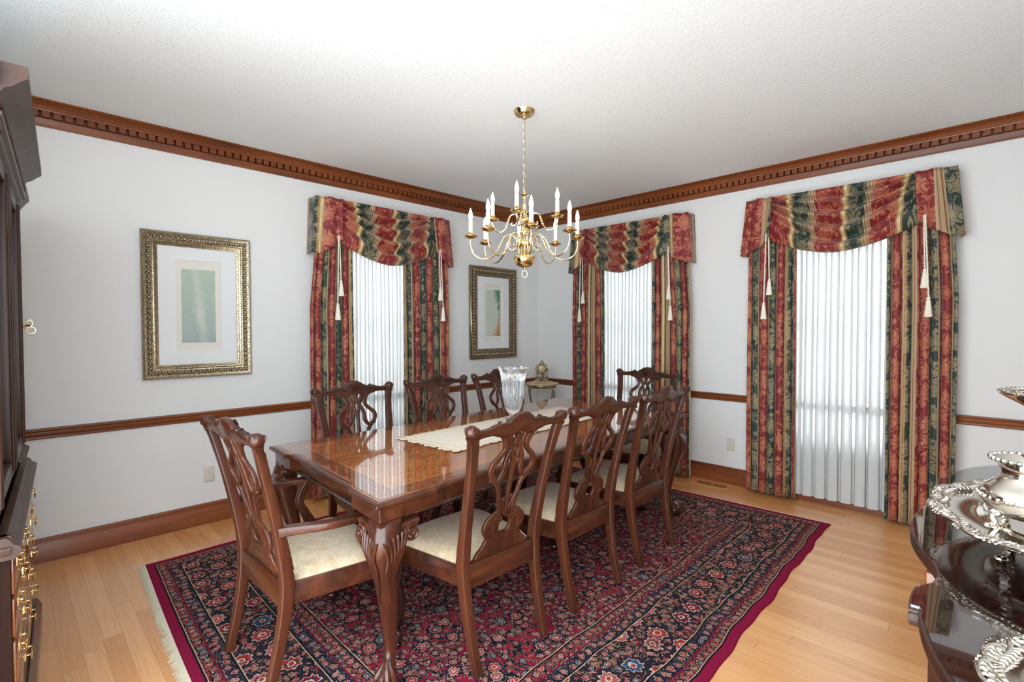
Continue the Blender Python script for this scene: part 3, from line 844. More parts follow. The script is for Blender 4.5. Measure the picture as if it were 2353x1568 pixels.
    bar(m, [(0, .86), (0, .80), (0, .72), (0, .64), (0, .59)], [.006, .014, .016, .014, .018], th*.95)
    bar(m, [(0, .515), (0, .48), (0, .44), (0, .415)], [.085, .12, .17, .20], th)
    m.build('splat', 'mahogany', e)
    # seat frame
    wB, wF, dF = .212*K, .285*K, .455
    m = MB()
    zr0, zr1 = .335, .418
    m.box((-wB+.015, -.020, zr0-.01), (wB-.015, .016, zr1+.008), .003)
    for sg in (-1, 1):
        a = Vector((sg*wB, -.0, 0)); b = Vector((sg*(wF-.012), dF-.02, 0)); dr = (b-a).normalized(); nn = Vector((dr.y, -dr.x, 0))*sg
        pr = [(-.022, zr0), (0.004, zr0), (.004, zr1-.006), (.0, zr1), (-.022, zr1)]
        m.extrude(pr, a, b, nn, (0, 0, 1))
    m.box((-wF+.02, dF-.032, zr0), (wF-.02, dF-.004, zr1), .003)
    m.build('seat_rail', 'mahogany_x', e, angle=50)
    # cushion
    m = MB(); rows = []; N = 22
    def seatpt(a, b):   # a,b in [-1,1]
        yy = .018+(dF-.022)*(b+1)/2; ww = (wB-.006)+(wF-wB-.004)*(b+1)/2
        if b > .0: ww *= 1-.03*smooth01((b-.8)*5)
        return a*ww, yy + .012*(1-a*a)*smooth01((b+1)/2)
    for j in range(N+1):
        b = -1+2*j/N; row = []
        for i in range(N+1):
            a = -1+2*i/N; x, y = seatpt(a, b)
            ed = (1-abs(a)**5)*(1-abs(b)**5); z = zr1-.004+.052*max(0, ed)**.45*(.82+.18*(1-a*a)*(1-b*b))+.008*(1-a*a)
            row.append((x, y, z))
        rows.append(row)
    m.grid(rows)
    m.box((-.17, .05, zr1-.03), (.17, dF-.06, zr1))
    o = m.build('seat', 'damask', e, angle=180); o['label'] = 'cream damask upholstered seat'
    # front cabriole legs
    for sg in (-1, 1):
        m = MB(); d = Vector((sg*.6, .8, 0)).normalized()
        cabriole(m, sg*(wF-.035), dF-.04, (d.x, d.y), zr1-.01, .95, .036)
        for k, a0 in enumerate((-.5, -.25, 0, .25, .5)):      # carved knee
            pts = [(sg*(wF-.035)+d.x*q[0]-d.y*a0*.05*q[2], dF-.04+d.y*q[0]+d.x*a0*.05*q[2], q[1]) for q in ((.052, .375, 1.), (.060, .345, 1.1), (.050, .30, .8), (.036, .26, .4))]
            m.tube(cat(pts, 3), [.0035]*9+[.002], 5, (d.x, d.y, .1))
        m.build('front_leg', 'mahogany_dark', e)
    if arms:
        for sg in (-1, 1):
            m = MB()
            q = cat([(.232*K, -.035, .636, .034, .038), (.262*K, .03, .640, .040, .034), (.300*K, .11, .641, .046, .030), (.312*K, .20, .640, .048, .028), (.300*K, .29, .640, .050, .027), (.285*K, .345, .638, .042, .022), (.280*K, .372, .628, .030, .020)], 6)
            m.sweep([(sg*x, y, z) for x, y, z, w, t in q], SQ, (0, 0, 1), [(w, t) for x, y, z, w, t in q])
            m.build('arm', 'mahogany_x', e)
            m = MB()
            q = cat([(.284*K, .325, .632, .040, .030), (.278*K, .290, .59, .034, .030), (.272*K, .275, .54, .034, .030), (.276*K, .300, .49, .038, .030), (.280*K, .335, .42, .048, .028), (.280*K, .36, .345, .052, .026)], 6)
            m.sweep([(sg*x, y, z) for x, y, z, w, t in q], SQ, (1, 0, 0), [(w, t) for x, y, z, w, t in q])
            m.build('arm_support', 'mahogany', e)
    return e
side = 'carved mahogany chair with cream seat, '
CG = 'side chairs along the table'
ch0 = make_chair(side+'nearest on the table right side', False, (2.552, -3.088, RUGZ), pi/2, CG)
dup(ch0, loc=(2.540, -2.450, RUGZ), rz=pi/2+.01, label=side+'middle of the table right side')
dup(ch0, loc=(2.525, -1.800, RUGZ), rz=pi/2+.02, label=side+'farthest on the table right side')
dup(ch0, loc=(1.150, -2.975, RUGZ), rz=-pi/2, label=side+'nearest on the table left side')
dup(ch0, loc=(1.140, -2.290, RUGZ), rz=-pi/2, label=side+'middle of the table left side')
dup(ch0, loc=(1.130, -1.640, RUGZ), rz=-pi/2, label=side+'half hidden behind the crystal vase')
arm0 = make_chair('carved mahogany armchair with cream seat at the near end of the table, seen from behind', True, (1.952, -3.865, RUGZ), radians(1.5), 'armchairs at the table ends')
dup(arm0, loc=(1.835, -.735, RUGZ), rz=pi, label='carved mahogany armchair at the far end of the table, in front of the corner window')

# ============================================================ DINING TABLE
TC = [(1.263, -3.603), (2.518, -3.671), (2.421, -1.020), (1.139, -.987)]   # near-left, near-right, far-right, far-left
TW, TL = 1.27, 2.64
ctr = (sum(p[0] for p in TC)/4, sum(p[1] for p in TC)/4)
def tm(p):
    a = p[0]/TW+.5; b = p[1]/TL+.5
    x = (1-a)*(1-b)*TC[0][0]+a*(1-b)*TC[1][0]+a*b*TC[2][0]+(1-a)*b*TC[3][0]
    y = (1-a)*(1-b)*TC[0][1]+a*(1-b)*TC[1][1]+a*b*TC[2][1]+(1-a)*b*TC[3][1]
    return (x-ctr[0], y-ctr[1], p[2])
def outline(off, n=6):
    hw, hl = TW/2-off, TL/2-off; r = .028; eb, sb = .235, .265
    q = [(0, hl-r), (hw-eb-.07, hl-r)]
    q += [(hw-eb-.07+.07*t, hl-r+r*smooth01(t)) for t in (.15, .3, .45, .6, .75, .9)]
    q += [(hw-eb, hl), (hw-.006, hl), (hw-.0018, hl-.0006), (hw-.0006, hl-.0018), (hw, hl-.006), (hw, hl-sb)]
    q += [(hw-r*smooth01(t), hl-sb-.075*t) for t in (.15, .3, .45, .6, .75, .9)]
    q += [(hw-r, hl-sb-.075)]
    Q1 = q; Q2 = [(x, -y) for x, y in reversed(q)]; Q3 = [(-x, -y) for x, y in q[1:]]; Q4 = [(-x, y) for x, y in reversed(q)][:-1]
    return Q1+Q2+Q3+Q4
tb = thing('dining_table', 'long mahogany dining table with glass top and carved cabriole legs, on the rug', 'table', (ctr[0], ctr[1], RUGZ))
m = MB(); layers = [(.040, .7325), (.018, .7330), (.014, .7365), (.004, .738), (.0005, .742), (.0, .747), (.002, .753), (.008, .757), (.015, .7575), (.022, .7565), (.026, .7575)]
rows = [[(x, y, z) for x, y in outline(o)] for o, z in layers]
m.grid(rows, close_v=True, uv=[(p[0], p[1]) for r in rows for p in r]); m.map(tm)
m.build('moulded_edge', 'mahogany_x', tb, angle=50)
m = MB(); o = outline(.0255); o2 = [(x, y) for x, y in o]
m.add([(x, y, .7576) for x, y in o2], [tuple(range(len(o2)))], [(x, y) for x, y in o2]); m.map(tm); m.build('tabletop', 'table_top', tb, smooth=False)
m = MB(); m.poly(outline(.034), .7580, .7635); m.map(tm); g_ = m.build('glass_top', 'glass', tb, smooth=False)
# apron
m = MB(); hw, hl = TW/2-.058, TL/2-.058
m.grid([[(x, y, z) for x, y in outline(o_)] for o_, z in ((.060, .674), (.030, .674), (.027, .677), (.026, .733))], close_v=True)
for sx in (-1, 1):
    for sy in (-1, 1):
        cx, cy = sx*(TW/2-.083), sy*(TL/2-.083); m.box((cx-.033, cy-.033, .640), (cx+.033, cy+.033, .735))
        m.box((sx*(TW/2-.027), sy*(TL/2-.027), .658), (sx*(TW/2-.12), sy*(TL/2-.12), .674))
m.map(tm); m.build('apron', 'mahogany_x', tb, angle=40)
m = MB()
def gadroon(x0, y0, x1, y1, nx, ny):
    L = sqrt((x1-x0)**2+(y1-y0)**2); n = int(L/.0125); dx, dy = (x1-x0)/L, (y1-y0)/L
    for k in range(n):
        t = (k+.5)/n; x, y = x0+(x1-x0)*t, y0+(y1-y0)*t
        p0 = (x-dx*.005, y-dy*.005, .676); p1 = (x+dx*.005+nx*.004, y+dy*.005+ny*.004, .664)
        m.tube([p0, ((p0[0]+p1[0])/2+nx*.004, (p0[1]+p1[1])/2+ny*.004, .670), p1], [.003, .0050, .003], 6, (nx, ny, .1))
hx, hy = hw+.005, hl+.005
for args in ((-hx+.1, -hy, hx-.1, -hy, 0, -1), (-hx+.1, hy, hx-.1, hy, 0, 1), (-hx, -hy+.1, -hx, hy-.1, -1, 0), (hx, -hy+.1, hx, hy-.1, 1, 0)):
    m = MB(); gadroon(*args); m.map(tm); m.build('gadroon_moulding', 'mahogany_dark', tb, angle=60)
def table_leg(sx, sy):
    m = MB(); p = tm((sx*(TW/2-.105), sy*(TL/2-.105), 0)); cx, cy = p[0], p[1]
    d = (sx*.7071, sy*.7071)
    ctl = [(.022, .662, .052), (.045, .625, .055), (.054, .575, .055), (.047, .52, .049), (.034, .44, .040), (.012, .34, .033), (-.008, .24, .027), (-.016, .16, .022), (-.006, .105, .021), (.018, .075, .026), (.034, .055, .030)]
    q = cat(ctl, 5); path = [(cx+d[0]*a, cy+d[1]*a, z) for a, z, w in q]
    prof = []
    for k in range(24):
        a = 2*pi*k/24; a2 = a+pi/4; r = 1/(abs(cos(a2))**2.8+abs(sin(a2))**2.8)**(1/2.8)
        prof.append((r*cos(a)*1.08, r*sin(a)*1.08))
    m.sweep(path, prof, (d[0], d[1], 0), [(w, w) for a, z, w in q])
    foot_claw(m, cx+d[0]*.040, cy+d[1]*.040, d, .042)
    def aw(z):
        for (a0, z0, w0), (a1, z1, w1) in zip(q, q[1:]):
            if z1 <= z <= z0: t = (z-z0)/(z1-z0) if z1 != z0 else 0; return a0+(a1-a0)*t, w0+(w1-w0)*t
        return (q[0][0], q[0][2]) if z > .5 else (q[-1][0], q[-1][2])
    C0 = Vector((cx, cy, 0)); D = Vector((d[0], d[1], 0))
    for ax in (0, 1):
        e1 = Vector((-sx, 0, 0)) if ax == 0 else Vector((0, -sy, 0))      # along the apron, away from the corner
        nn = Vector((0, sy, 0)) if ax == 0 else Vector((sx, 0, 0))        # outward
        def S(z, lat, lift=0.0):                                          # point on this face of the knee
            a, w = aw(z); l0 = lat/max(w, .01)
            dep = w*1.05*(1-.03*min(1.3, abs(l0))**2)
            if lat > w*.9: dep = w*.86
            return C0+D*a+e1*lat+nn*(dep+lift)+Vector((0, 0, z))
        # bracket
        qb = cat([(.03, .618, .070), (.065, .622, .062), (.095, .632, .044), (.118, .644, .026), (.128, .650, .014)], 4)
        m.sweep([C0+D*.045+e1*a+nn*.018+Vector((0, 0, z)) for a, z, w in qb], UNIT, tuple(nn), [(w, .056) for a, z, w in qb])
        # volute
        vc = C0+D*.045+e1*.090+nn*.048+Vector((0, 0, .606))
        sp = [vc+e1*((.033*(1-k/34))*cos(k*.40+1.2))+Vector((0, 0, (.033*(1-k/34))*sin(k*.40+1.2)))+nn*(.010*k/30) for k in range(30)]
        m.tube(sp, [.0072-.0001*k for k in range(30)], 7, tuple(nn)); m.ball(vc+nn*.010, .009, 8, 6)
        # acanthus ribs sweeping from the bracket down the leg
        for k in range(7):
            f = k/6
            pts = [S(.640-.006*k, .078-.020*k, .004), S(.600-.010*k, .062-.014*k, .007), S(.555-.012*k, .040-.011*k, .006), S(.505-.016*k, .020-.006*k, .004), S(.455-.018*k, .004-.002*k, .002), S(.425-.016*k, -.004, -.003)]
            pts = cat([tuple(p) for p in pts], 4)
            m.tube(pts, [.003]+[.0062]*12+[.005]*4+[.0035]*3+[.0015], 6, tuple(nn))
        for k in range(5):
            pts = cat([tuple(C0+D*.045+e1*(.120-.016*k)+nn*.030+Vector((0, 0, .640-.003*k))), tuple(C0+D*.045+e1*(.100-.014*k)+nn*.044+Vector((0, 0, .636-.005*k))), tuple(C0+D*.045+e1*(.075-.012*k)+nn*.044+Vector((0, 0, .632)))], 4)
            m.tube(pts, .0055, 6, tuple(nn))
    return m.build('leg', 'mahogany', tb)
for sx in (-1, 1):
    for sy in (-1, 1): table_leg(sx, sy)

# runner, vase
TZ = RUGZ+.7637
RN = [(1.619, -3.03), (2.123, -2.998), (2.030, -1.46), (1.535, -1.47)]
m = MB(); NU, NV = 40, 120; rows = []; U = []
for j in range(NV+1):
    row = []
    for i in range(NU+1):
        a = i/NU; b = j/NV
        ja = .012*sin(b*170)+.008*sin(b*67); jb = .007*sin(a*60)+.005*sin(a*25)
        ea = (abs(a-.5)*2)**8; eb = (abs(b-.5)*2)**24
        a_ = a+ja*ea*(1 if a > .5 else -1); b_ = b+jb*eb*(1 if b > .5 else -1)
        x = (1-a_)*(1-b_)*RN[0][0]+a_*(1-b_)*RN[1][0]+a_*b_*RN[2][0]+(1-a_)*b_*RN[3][0]
        y = (1-a_)*(1-b_)*RN[0][1]+a_*(1-b_)*RN[1][1]+a_*b_*RN[2][1]+(1-a_)*b_*RN[3][1]
        z = TZ+.0016+.0028*ea*(sin(b*300)*.5+.5)+.002*eb*(sin(a*110)*.5+.5)
        row.append((x, y, z)); U.append(((a-.5)*.5, (b-.5)*1.6))
    rows.append(row)
m.grid(rows, uv=U); o = m.build('table_runner', 'linen', None, angle=180); solid(o, .0012)
tag(o, 'ecru linen runner with ruffled lace edge lying along the dining table', 'table runner')

m = MB(); vx, vy = 1.683, -2.135
H = .362
outp = [(0, .0), (.058, .0), (.060, .004), (.056, .009), (.040, .016), (.027, .026), (.024, .036), (.030, .046), (.046, .062), (.060, .085), (.068, .115), (.073, .150), (.075, .158), (.077, .20), (.080, .25), (.084, .285), (.090, .312), (.100, .338), (.109, .356), (.108, .361)]
inn = [(.103, .358), (.094, .338), (.084, .312), (.078, .285), (.072, .24), (.068, .20), (.062, .15), (.055, .115), (.045, .085), (.028, .062), (.0, .055)]
def cut(a, z):
    if .02 < z < .05: return 1+.03*cos(8*a)
    if .062 < z < .155:   # diamonds
        k = 16; return 1-.085*(abs(sin(k*.5*a+z*95))+abs(sin(k*.5*a-z*95)))*.5
    if .158 <= z < .29: return 1-.085*abs(sin(9*a))
    if z >= .29: return 1-.06*abs(sin(9*a+ (z-.29)*30))+.012*cos(18*a)*(z > .35)
    return 1
oo = []
for (r0, z0), (r1, z1) in zip(outp, outp[1:]):
    n = 5 if .04 < z0 < .16 else 2
    for k in range(n): oo.append((r0+(r1-r0)*k/n, z0+(z1-z0)*k/n))
oo.append(outp[-1])
m.lathe(oo, (vx, vy, TZ+.003), 216, cut); o1 = len(m.v)
m.lathe(inn, (vx, vy, TZ+.003), 144)
o = m.build('crystal_vase', 'crystal', None, angle=25)
tag(o, 'tall footed cut crystal vase with flared rim standing on the table runner', 'vase')

# ============================================================ CORNER TABLE + CLOCK
ct = thing('corner_table', 'small gilt table with shaped onyx top and curved legs in the room corner', 'side table', (.40, -.395, 0), pi/4)
m = MB(); pr = []
for k in range(64):
    a = 2*pi*k/64; r = .185*(1+.045*cos(8*a)); pr.append((r*cos(a), r*.78*sin(a)))
m.grid([[(x*s, y*s, z) for x, y in pr] for s, z in ((.0, .770), (.80, .770), (.93, .775), (.99, .782), (1.0, .790), (.985, .798), (.95, .802), (0, .803))], close_v=True)
m.build('top', 'onyx', ct)
m = MB()
m.sweep([(.165*cos(2*pi*k/40)*.9, .165*.74*sin(2*pi*k/40), .766) for k in range(40)], [(a*.012, b*.018) for a, b in rrect(2, 2)], (0, 0, 1), closed=True)
m.build('gilt_apron', 'gilt', ct)
for a in (45, 135, 225, 315):
    m = MB(); dx, dy = cos(radians(a)), sin(radians(a))*.8
    pts = cat([(.10, .770), (.155, .762), (.188, .72), (.185, .66), (.160, .58), (.125, .45), (.105, .30), (.120, .15), (.165, .04), (.185, .008)], 5)
    m.tube([(dx*r, dy*r, z) for r, z in pts], [.011-.00008*k for k in range(len(pts))], 8, (-dy, dx, 0)); m.ball((dx*.11, dy*.11, .765), .016, 8, 6)
    m.build('leg', 'gilt', ct)
ck = thing('mantel_clock', 'openwork gilt mantel clock with round dial standing on the corner table', 'clock', (.40, -.395, .803), pi/4)
m = MB(); m.box((-.115, -.035, 0), (.115, .035, .012), .003)
b_ = m.build('base', 'onyx', ck, angle=60); b_['label'] = 'cream onyx base of the gilt clock'
m = MB()
m.lathe([(0, 0), (.040, 0), (.050, .006), (.052, .012), (.046, .018), (.040, .022), (.038, .022)], (0, 0, 0), 32)
m.map(lambda p: (p[0], -p[2]+.0, p[1]+.150))
# crest finial
m.ball((0, 0, .238), .011, 8, 6); m.ball((0, 0, .222), .016, 8, 6, (1, .6, .9)); m.ball((0, 0, .205), .022, 10, 6, (1, .6, .8))
for sg in (-1, 1):
    for pts in ([(0, .232), (.022, .222), (.020, .208), (.040, .205), (.056, .190), (.060, .165), (.068, .150), (.062, .128), (.055, .110), (.066, .100), (.060, .088), (.045, .085)],
                [(.006, .098), (.030, .090), (.050, .080), (.064, .050), (.075, .020), (.088, .014)], [(.0, .085), (.022, .066), (.034, .044), (.052, .022), (.085, .013)],
                [(.044, .186), (.052, .196), (.048, .205), (.038, .200)], [(.018, .09), (.008, .060), (.022, .036), (.012, .016)], [(.05, .085), (.035, .06), (.045, .035), (.066, .03)]):
        q = cat(pts, 5); m.tube([(sg*a, -.004, b) for a, b in q], .0046, 6)
    m.ball((sg*.06, 0, .094), .010, 8, 5); m.ball((sg*.03, 0, .022), .012, 8, 5)
    for sy in (-1, 1): m.tube([(sg*.085, 0, .014), (sg*.09, sy*.02, .013)], .004, 6)
rc = random.Random(8)
for k in range(64):
    zz = rc.uniform(.02, .215); hw_ = .018+.055*abs(cos((zz-.02)*13)) if zz < .10 else .064 if zz < .19 else .030
    xx = rc.uniform(-hw_, hw_)
    if (xx**2+(zz-.150)**2) < .0022: continue
    m.ball((xx, rc.uniform(-.006, .002), zz), rc.uniform(.005, .0095), 6, 5, (1.3, .8, 1.))
m.ball((0, -.004, .100), .013, 8, 6); m.ball((0, -.004, .055), .012, 8, 6); m.ball((0, -.002, .024), .014, 8, 6)
cs = m.build('clock_case', 'gilt', ck, angle=70)
m = MB(); m.lathe([(0, .0225), (.036, .0225), (.038, .021)], (0, 0, 0), 32); m.map(lambda p: (p[0], -p[2], p[1]+.150))
for k in range(12): a = pi*k/6; m.ball((.028*sin(a), -.0232, .150+.028*cos(a)), .0022, 5, 3)
dl = m.build('dial', 'onyx', ck); 
m = MB(); m.tube([(0, -.0245, .150), (.012, -.0245, .163)], .001, 5); m.tube([(0, -.0245, .150), (-.005, -.0245, .174)], .0008, 5); m.build('hands', 'dark', dl)

# ============================================================ CHANDELIER
CX, CY = 1.968, -2.318
cd = thing('chandelier', 'polished brass two-tier candle chandelier hanging over the dining table', 'chandelier', (CX, CY, 0), 0)
m = MB(); m.lathe([(0, 2.735), (0, 2.702), (.012, 2.700), (.016, 2.708), (.028, 2.712), (.034, 2.720), (.052, 2.722), (.058, 2.728), (.060, 2.738), (.064, 2.742), (.066, 2.7495), (0, 2.7495)], (0, 0, 0), 32); m.build('canopy', 'brass', cd)
m = MB(); z = 2.705; k = 0
while z > 2.262:
    pts = []
    for q in range(12):
        a = 2*pi*q/12; x_ = .0085*cos(a); z_ = .0155*sin(a)
        pts.append((x_, 0, z-.012+z_) if k % 2 == 0 else (0, x_, z-.012+z_))
    m.tube(pts, .0017, 5, (0, 1, 0) if k % 2 == 0 else (1, 0, 0), closed=True); z -= .0245; k += 1
m.build('chain', 'brass', cd)
m = MB()
body = [(0, 2.262), (.004, 2.258), (.004, 2.245), (.022, 2.238), (.026, 2.232), (.012, 2.226), (.007, 2.215), (.008, 2.19), (.013, 2.165), (.009, 2.15), (.012, 2.140), (.018, 2.128), (.012, 2.116), (.014, 2.106), (.026, 2.095), (.034, 2.085), (.034, 2.070), (.022, 2.058), (.013, 2.045), (.016, 2.030), (.026, 2.012), (.028, 1.992), (.018, 1.975), (.013, 1.962), (.022, 1.955), (.040, 1.948), (.044, 1.936), (.040, 1.924), (.020, 1.916), (.012, 1.905), (.014, 1.893), (.022, 1.886), (.014, 1.880), (.016, 1.874), (.040, 1.868), (.058, 1.860), (.066, 1.848), (.068, 1.834), (.064, 1.818), (.052, 1.802), (.034, 1.791), (.014, 1.786), (.008, 1.780), (.009, 1.774), (.004, 1.770), (0, 1.769)]
m.lathe(cat(body, 2), (0, 0, 0), 32); m.build('body', 'brass', cd)
m = MB(); m.tube([(.016*cos(a)*1.0, 0, 1.745+.022*sin(a)) for a in [2*pi*k/24 for k in range(24)]], .0024, 6, (0, 1, 0), closed=True)
m.ball((0, 0, 1.769), .005, 8, 5); m.build('finial_ring', 'brass', cd, rot=radians(45))
def arm(ang, tier):
    # ang measured from the camera-facing direction toward camera right
    toward = Vector((.7071, -.7071, 0)); right = Vector((.7071, .7071, 0))
    d = toward*cos(ang)+right*sin(ang); az = math.atan2(d.y, d.x)
    m = MB()
    if tier == 0:
        Rr, zc = .333, 1.962; q = cat([(.036, 1.935), (.055, 1.965), (.085, 1.985), (.120, 1.975), (.145, 1.935), (.170, 1.885), (.215, 1.842), (.270, 1.838), (.315, 1.868), (.333, 1.915), (.333, 1.955)], 5)
        cu = cat([(.050, 1.955), (.052, 1.915), (.075, 1.893), (.098, 1.905), (.100, 1.922), (.088, 1.926)], 5)
        knots = (.128, .134, .140, .146, .152, .158); zk = 1.962
    else:
        Rr, zc = .205, 2.082; q = cat([(.030, 2.078), (.045, 2.105), (.068, 2.118), (.092, 2.108), (.105, 2.075), (.120, 2.035), (.150, 2.012), (.185, 2.022), (.203, 2.050), (.205, 2.078)], 5)
        cu = cat([(.050, 2.068), (.060, 2.050), (.078, 2.048), (.084, 2.060), (.078, 2.066)], 4)
        knots = (.098, .103, .108, .113); zk = 2.09
    m.tube([(r, 0, z) for r, z in q], .0052, 8, (0, 1, 0)); m.tube([(r, 0, z) for r, z in cu], .0028, 6, (0, 1, 0))
    for kr in knots:
        p = min(q, key=lambda t: abs(t[0]-kr)); m.ball((p[0], 0, p[1]), .0095, 8, 5, (1, 1, .6))
    o = m.build('arm', 'brass_pale', cd); o.rotation_euler = (0, 0, az)
    s = 1.0 if tier == 0 else .88
    m = MB(); m.lathe([(0, 0), (.008*s, .0), (.014*s, .006), (.034*s, .010), (.043*s, .017), (.044*s, .020), (.036*s, .018), (.016*s, .016), (.014*s, .020), (.012*s, .028), (.018*s, .036), (.017*s, .040), (.012, .041)], (Rr, 0, zc-.006), 24); m.build('drip_pan', 'brass', o)
    L = .082 if tier == 0 else .080
    m = MB(); m.lathe([(0, 0), (.0125, 0), (.0125, L), (.010, L+.002), (0, L+.002)], (Rr, 0, zc+.026), 16); m.build('candle_sleeve', 'candle', o)
    m = MB(); m.lathe([(.004, 0), (.008, .006), (.0115, .018), (.0125, .028), (.0105, .044), (.0060, .060), (.0018, .073), (0, .076)], (Rr, 0, zc+.027+L), 14); b = m.build('bulb', 'bulb', o)
for k in range(8): arm(radians(5+45*k), 0)
for k in range(4): arm(radians(-14+90*k), 1)

# ============================================================ SIDEBOARD
SZ = .90
front = [(4.30, -1.83), (4.164, -1.918), (4.107, -1.974), (4.048, -2.063), (4.010, -2.143), (3.985, -2.244), (3.978, -2.335), (3.954, -2.356), (3.960, -2.464), (3.984, -2.496), (3.974, -2.62), (3.960, -2.72), (3.948, -2.80), (3.945, -2.90), (3.954, -2.99), (3.968, -3.055), (3.990, -3.12), (4.012, -3.175), (4.027, -3.235), (4.024, -3.285), (4.001, -3.33), (3.999, -3.38), (4.004, -3.441), (4.018, -3.440), (4.030, -3.505), (4.046, -3.565), (4.062, -3.61), (4.085, -3.665), (4.13, -3.74), (4.20, -3.81), (4.30, -3.86)]
_segs = [(0, 6), (6, 7), (7, 8), (8, 9), (9, 19), (19, 20), (20, 22), (22, 23), (23, 30)]
front = [q for a, b in _segs for q in (cat(front[a:b+1], 5)[:-1] if b-a > 1 else [front[a]])]+[front[30]]
sb = thing('sideboard', 'dark glossy serpentine mahogany sideboard with glass top at the right edge', 'sideboard', (4.3, -2.87, 0))
def sbo(inset, n=1):
    cx, cy = 4.45, -2.87; P = []
    N = len(front)
    for i, p in enumerate(front):
        a = Vector(front[max(i-1, 0)]); b = Vector(front[min(i+1, N-1)]); t = (b-a).normalized(); nrm = Vector((-t.y, t.x))*1.0
        if nrm.x < 0: nrm = -nrm if False else nrm
        q = Vector(p)+Vector((abs(nrm.x)*1 if True else 0, nrm.y))*inset
        P.append((q.x-4.3, q.y+2.87))
    P.append((4.595-4.3, -3.86+2.87+inset)); P.append((4.595-4.3, -1.83+2.87-inset)); return P
m = MB(); rows = [[(x, y, z) for x, y in sbo(o)] for o, z in ((.012, SZ-.040), (.004, SZ-.038), (0, SZ-.030), (0, SZ-.022), (.004, SZ-.016), (.0, SZ-.012), (.001, SZ-.0075), (.004, SZ-.006))]
m.grid(rows, close_v=True); m.add([(x, y, SZ-.040) for x, y in sbo(.012)], [tuple(range(len(sbo(0))))]); m.build('moulded_edge', 'cabinet', sb, angle=40)
m = MB(); m.add([(x, y, SZ-.006) for x, y in sbo(.004)], [tuple(range(len(sbo(0))))])
M['sb_top'] = simple('dark_polished_top', (.022, .008, .007), .06, coat=.6)
M['sb_top'].node_tree.nodes['Principled BSDF'].inputs['Coat Roughness'].default_value = .01
m.build('top', 'sb_top', sb, angle=40)
m = MB(); m.poly(sbo(.006), SZ-.0055, SZ); m.build('glass_top', 'glass', sb, smooth=False)
m = MB(); m.poly(sbo(.055), .62, SZ-.040); m.build('body', 'cabinet', sb, angle=30)
for (yc, x, hw_) in ((-2.90, 3.995, .20), (-2.22, 4.045, .11), (-3.58, 4.10, .10)):
    m = MB(); m.box((x-4.3, yc-hw_+2.87, .66), (x+.03-4.3, yc+hw_+2.87, .84), .004); dr = m.build('drawer', 'drawer', sb, angle=50)
    for s in (-1, 1):
        m = MB(); m.ball((x-.016-4.3, yc+s*hw_*.55+2.87, .75), .011, 10, 6); m.tube([(x-.016-4.3, yc+s*hw_*.55+2.87, .75), (x+.005-4.3, yc+s*hw_*.55+2.87, .75)], .004, 6); m.build('knob', 'brass', dr)
for (lx, ly) in ((4.035, -3.41), (3.995, -2.42), (4.52, -3.8), (4.52, -1.95), (4.22, -3.72), (4.22, -2.0)):
    m = MB(); q = [(.024, .62), (.024, .56), (.018, .55), (.022, .535), (.020, .50), (.012, .12), (.020, .11), (.020, .05), (.014, .0)]
    m.sweep([(lx-4.3, ly+2.87, z) for w, z in q], UNIT, (1, 0, 0), [(w*2, w*2) for w, z in q]); m.build('leg', 'cabinet', sb, angle=40)

# ---- silver
def ornate_rim(m, cx, cy, z, ax, ay, wid, n, seed):
    """cast scroll-and-leaf border around an oval"""
    rr = random.Random(seed); N = max(10, n//4)
    def P(a, r, h): 
        s = 1+.022*cos(a*N/2)
        return (cx+cos(a)*(ax*s+r), cy+sin(a)*(ay*s+r), z+h)
    st = 2*pi/N
    for k in range(N):
        a = k*st; fl = 1 if k % 2 else -1
        # C-scroll along the rim
        pts = [P(a+fl*st*(.45*cos(t)*(1-t/16)), wid*.40*sin(t)*(1-t/16)+wid*.05, .007+.002*sin(t*2)) for t in [q*.45 for q in range(17)]]
        m.tube(pts, [wid*(.13-.004*q) for q in range(17)], 6, (0, 0, 1))
        # leaves fanning outward and inward
        for q in range(-3, 4):
            b = a+q*st*.13; L = wid*(.62-.07*abs(q))
            pts = [P(b, -wid*.15, .004), P(b+q*st*.03, L*.35, .009), P(b+q*st*.055, L*.75, .005)]
            m.tube(pts, [wid*.06, wid*.115, wid*.04], 6, (0, 0, 1))
            pts = [P(b, -wid*.15, .004), P(b+q*st*.02, -wid*.42, .007), P(b+q*st*.03, -wid*.66*(1-.08*abs(q)), .002)]
            m.tube(pts, [wid*.06, wid*.10, wid*.03], 6, (0, 0, 1))
        m.ball(P(a, wid*.02, .010), wid*.17, 8, 5, (1, 1, .6)); m.ball(P(a+st*.5, wid*.10, .006), wid*.15, 8, 5, (1, 1, .7))
        for q in range(3): m.ball(P(a+st*(.38+.12*q), wid*.42, .004), wid*.11, 6, 4, (1, 1, .7))
ty = thing('silver_tray', 'large oval silver tray with cast scroll border on small feet on the sideboard', 'tray', (4.245, -2.935, SZ))
m = MB(); AX, AY = .245, .315
m.lathe([(0, .060), (.56, .060), (.60, .062), (.63, .070), (.655, .074), (.68, .070), (.71, .0665), (.90, .068), (.97, .071), (1.0, .0705), (.97, .066), (.71, .062), (.66, .066), (.62, .062), (.58, .056), (0, .056)], (0, 0, 0), 96, None, AX, AY)
m.build('dish', 'silver', ty, angle=60)
m = MB(); ornate_rim(m, 0, 0, .072, AX, AY, .034, 90, 4); m.build('border', 'silver', ty, angle=80)
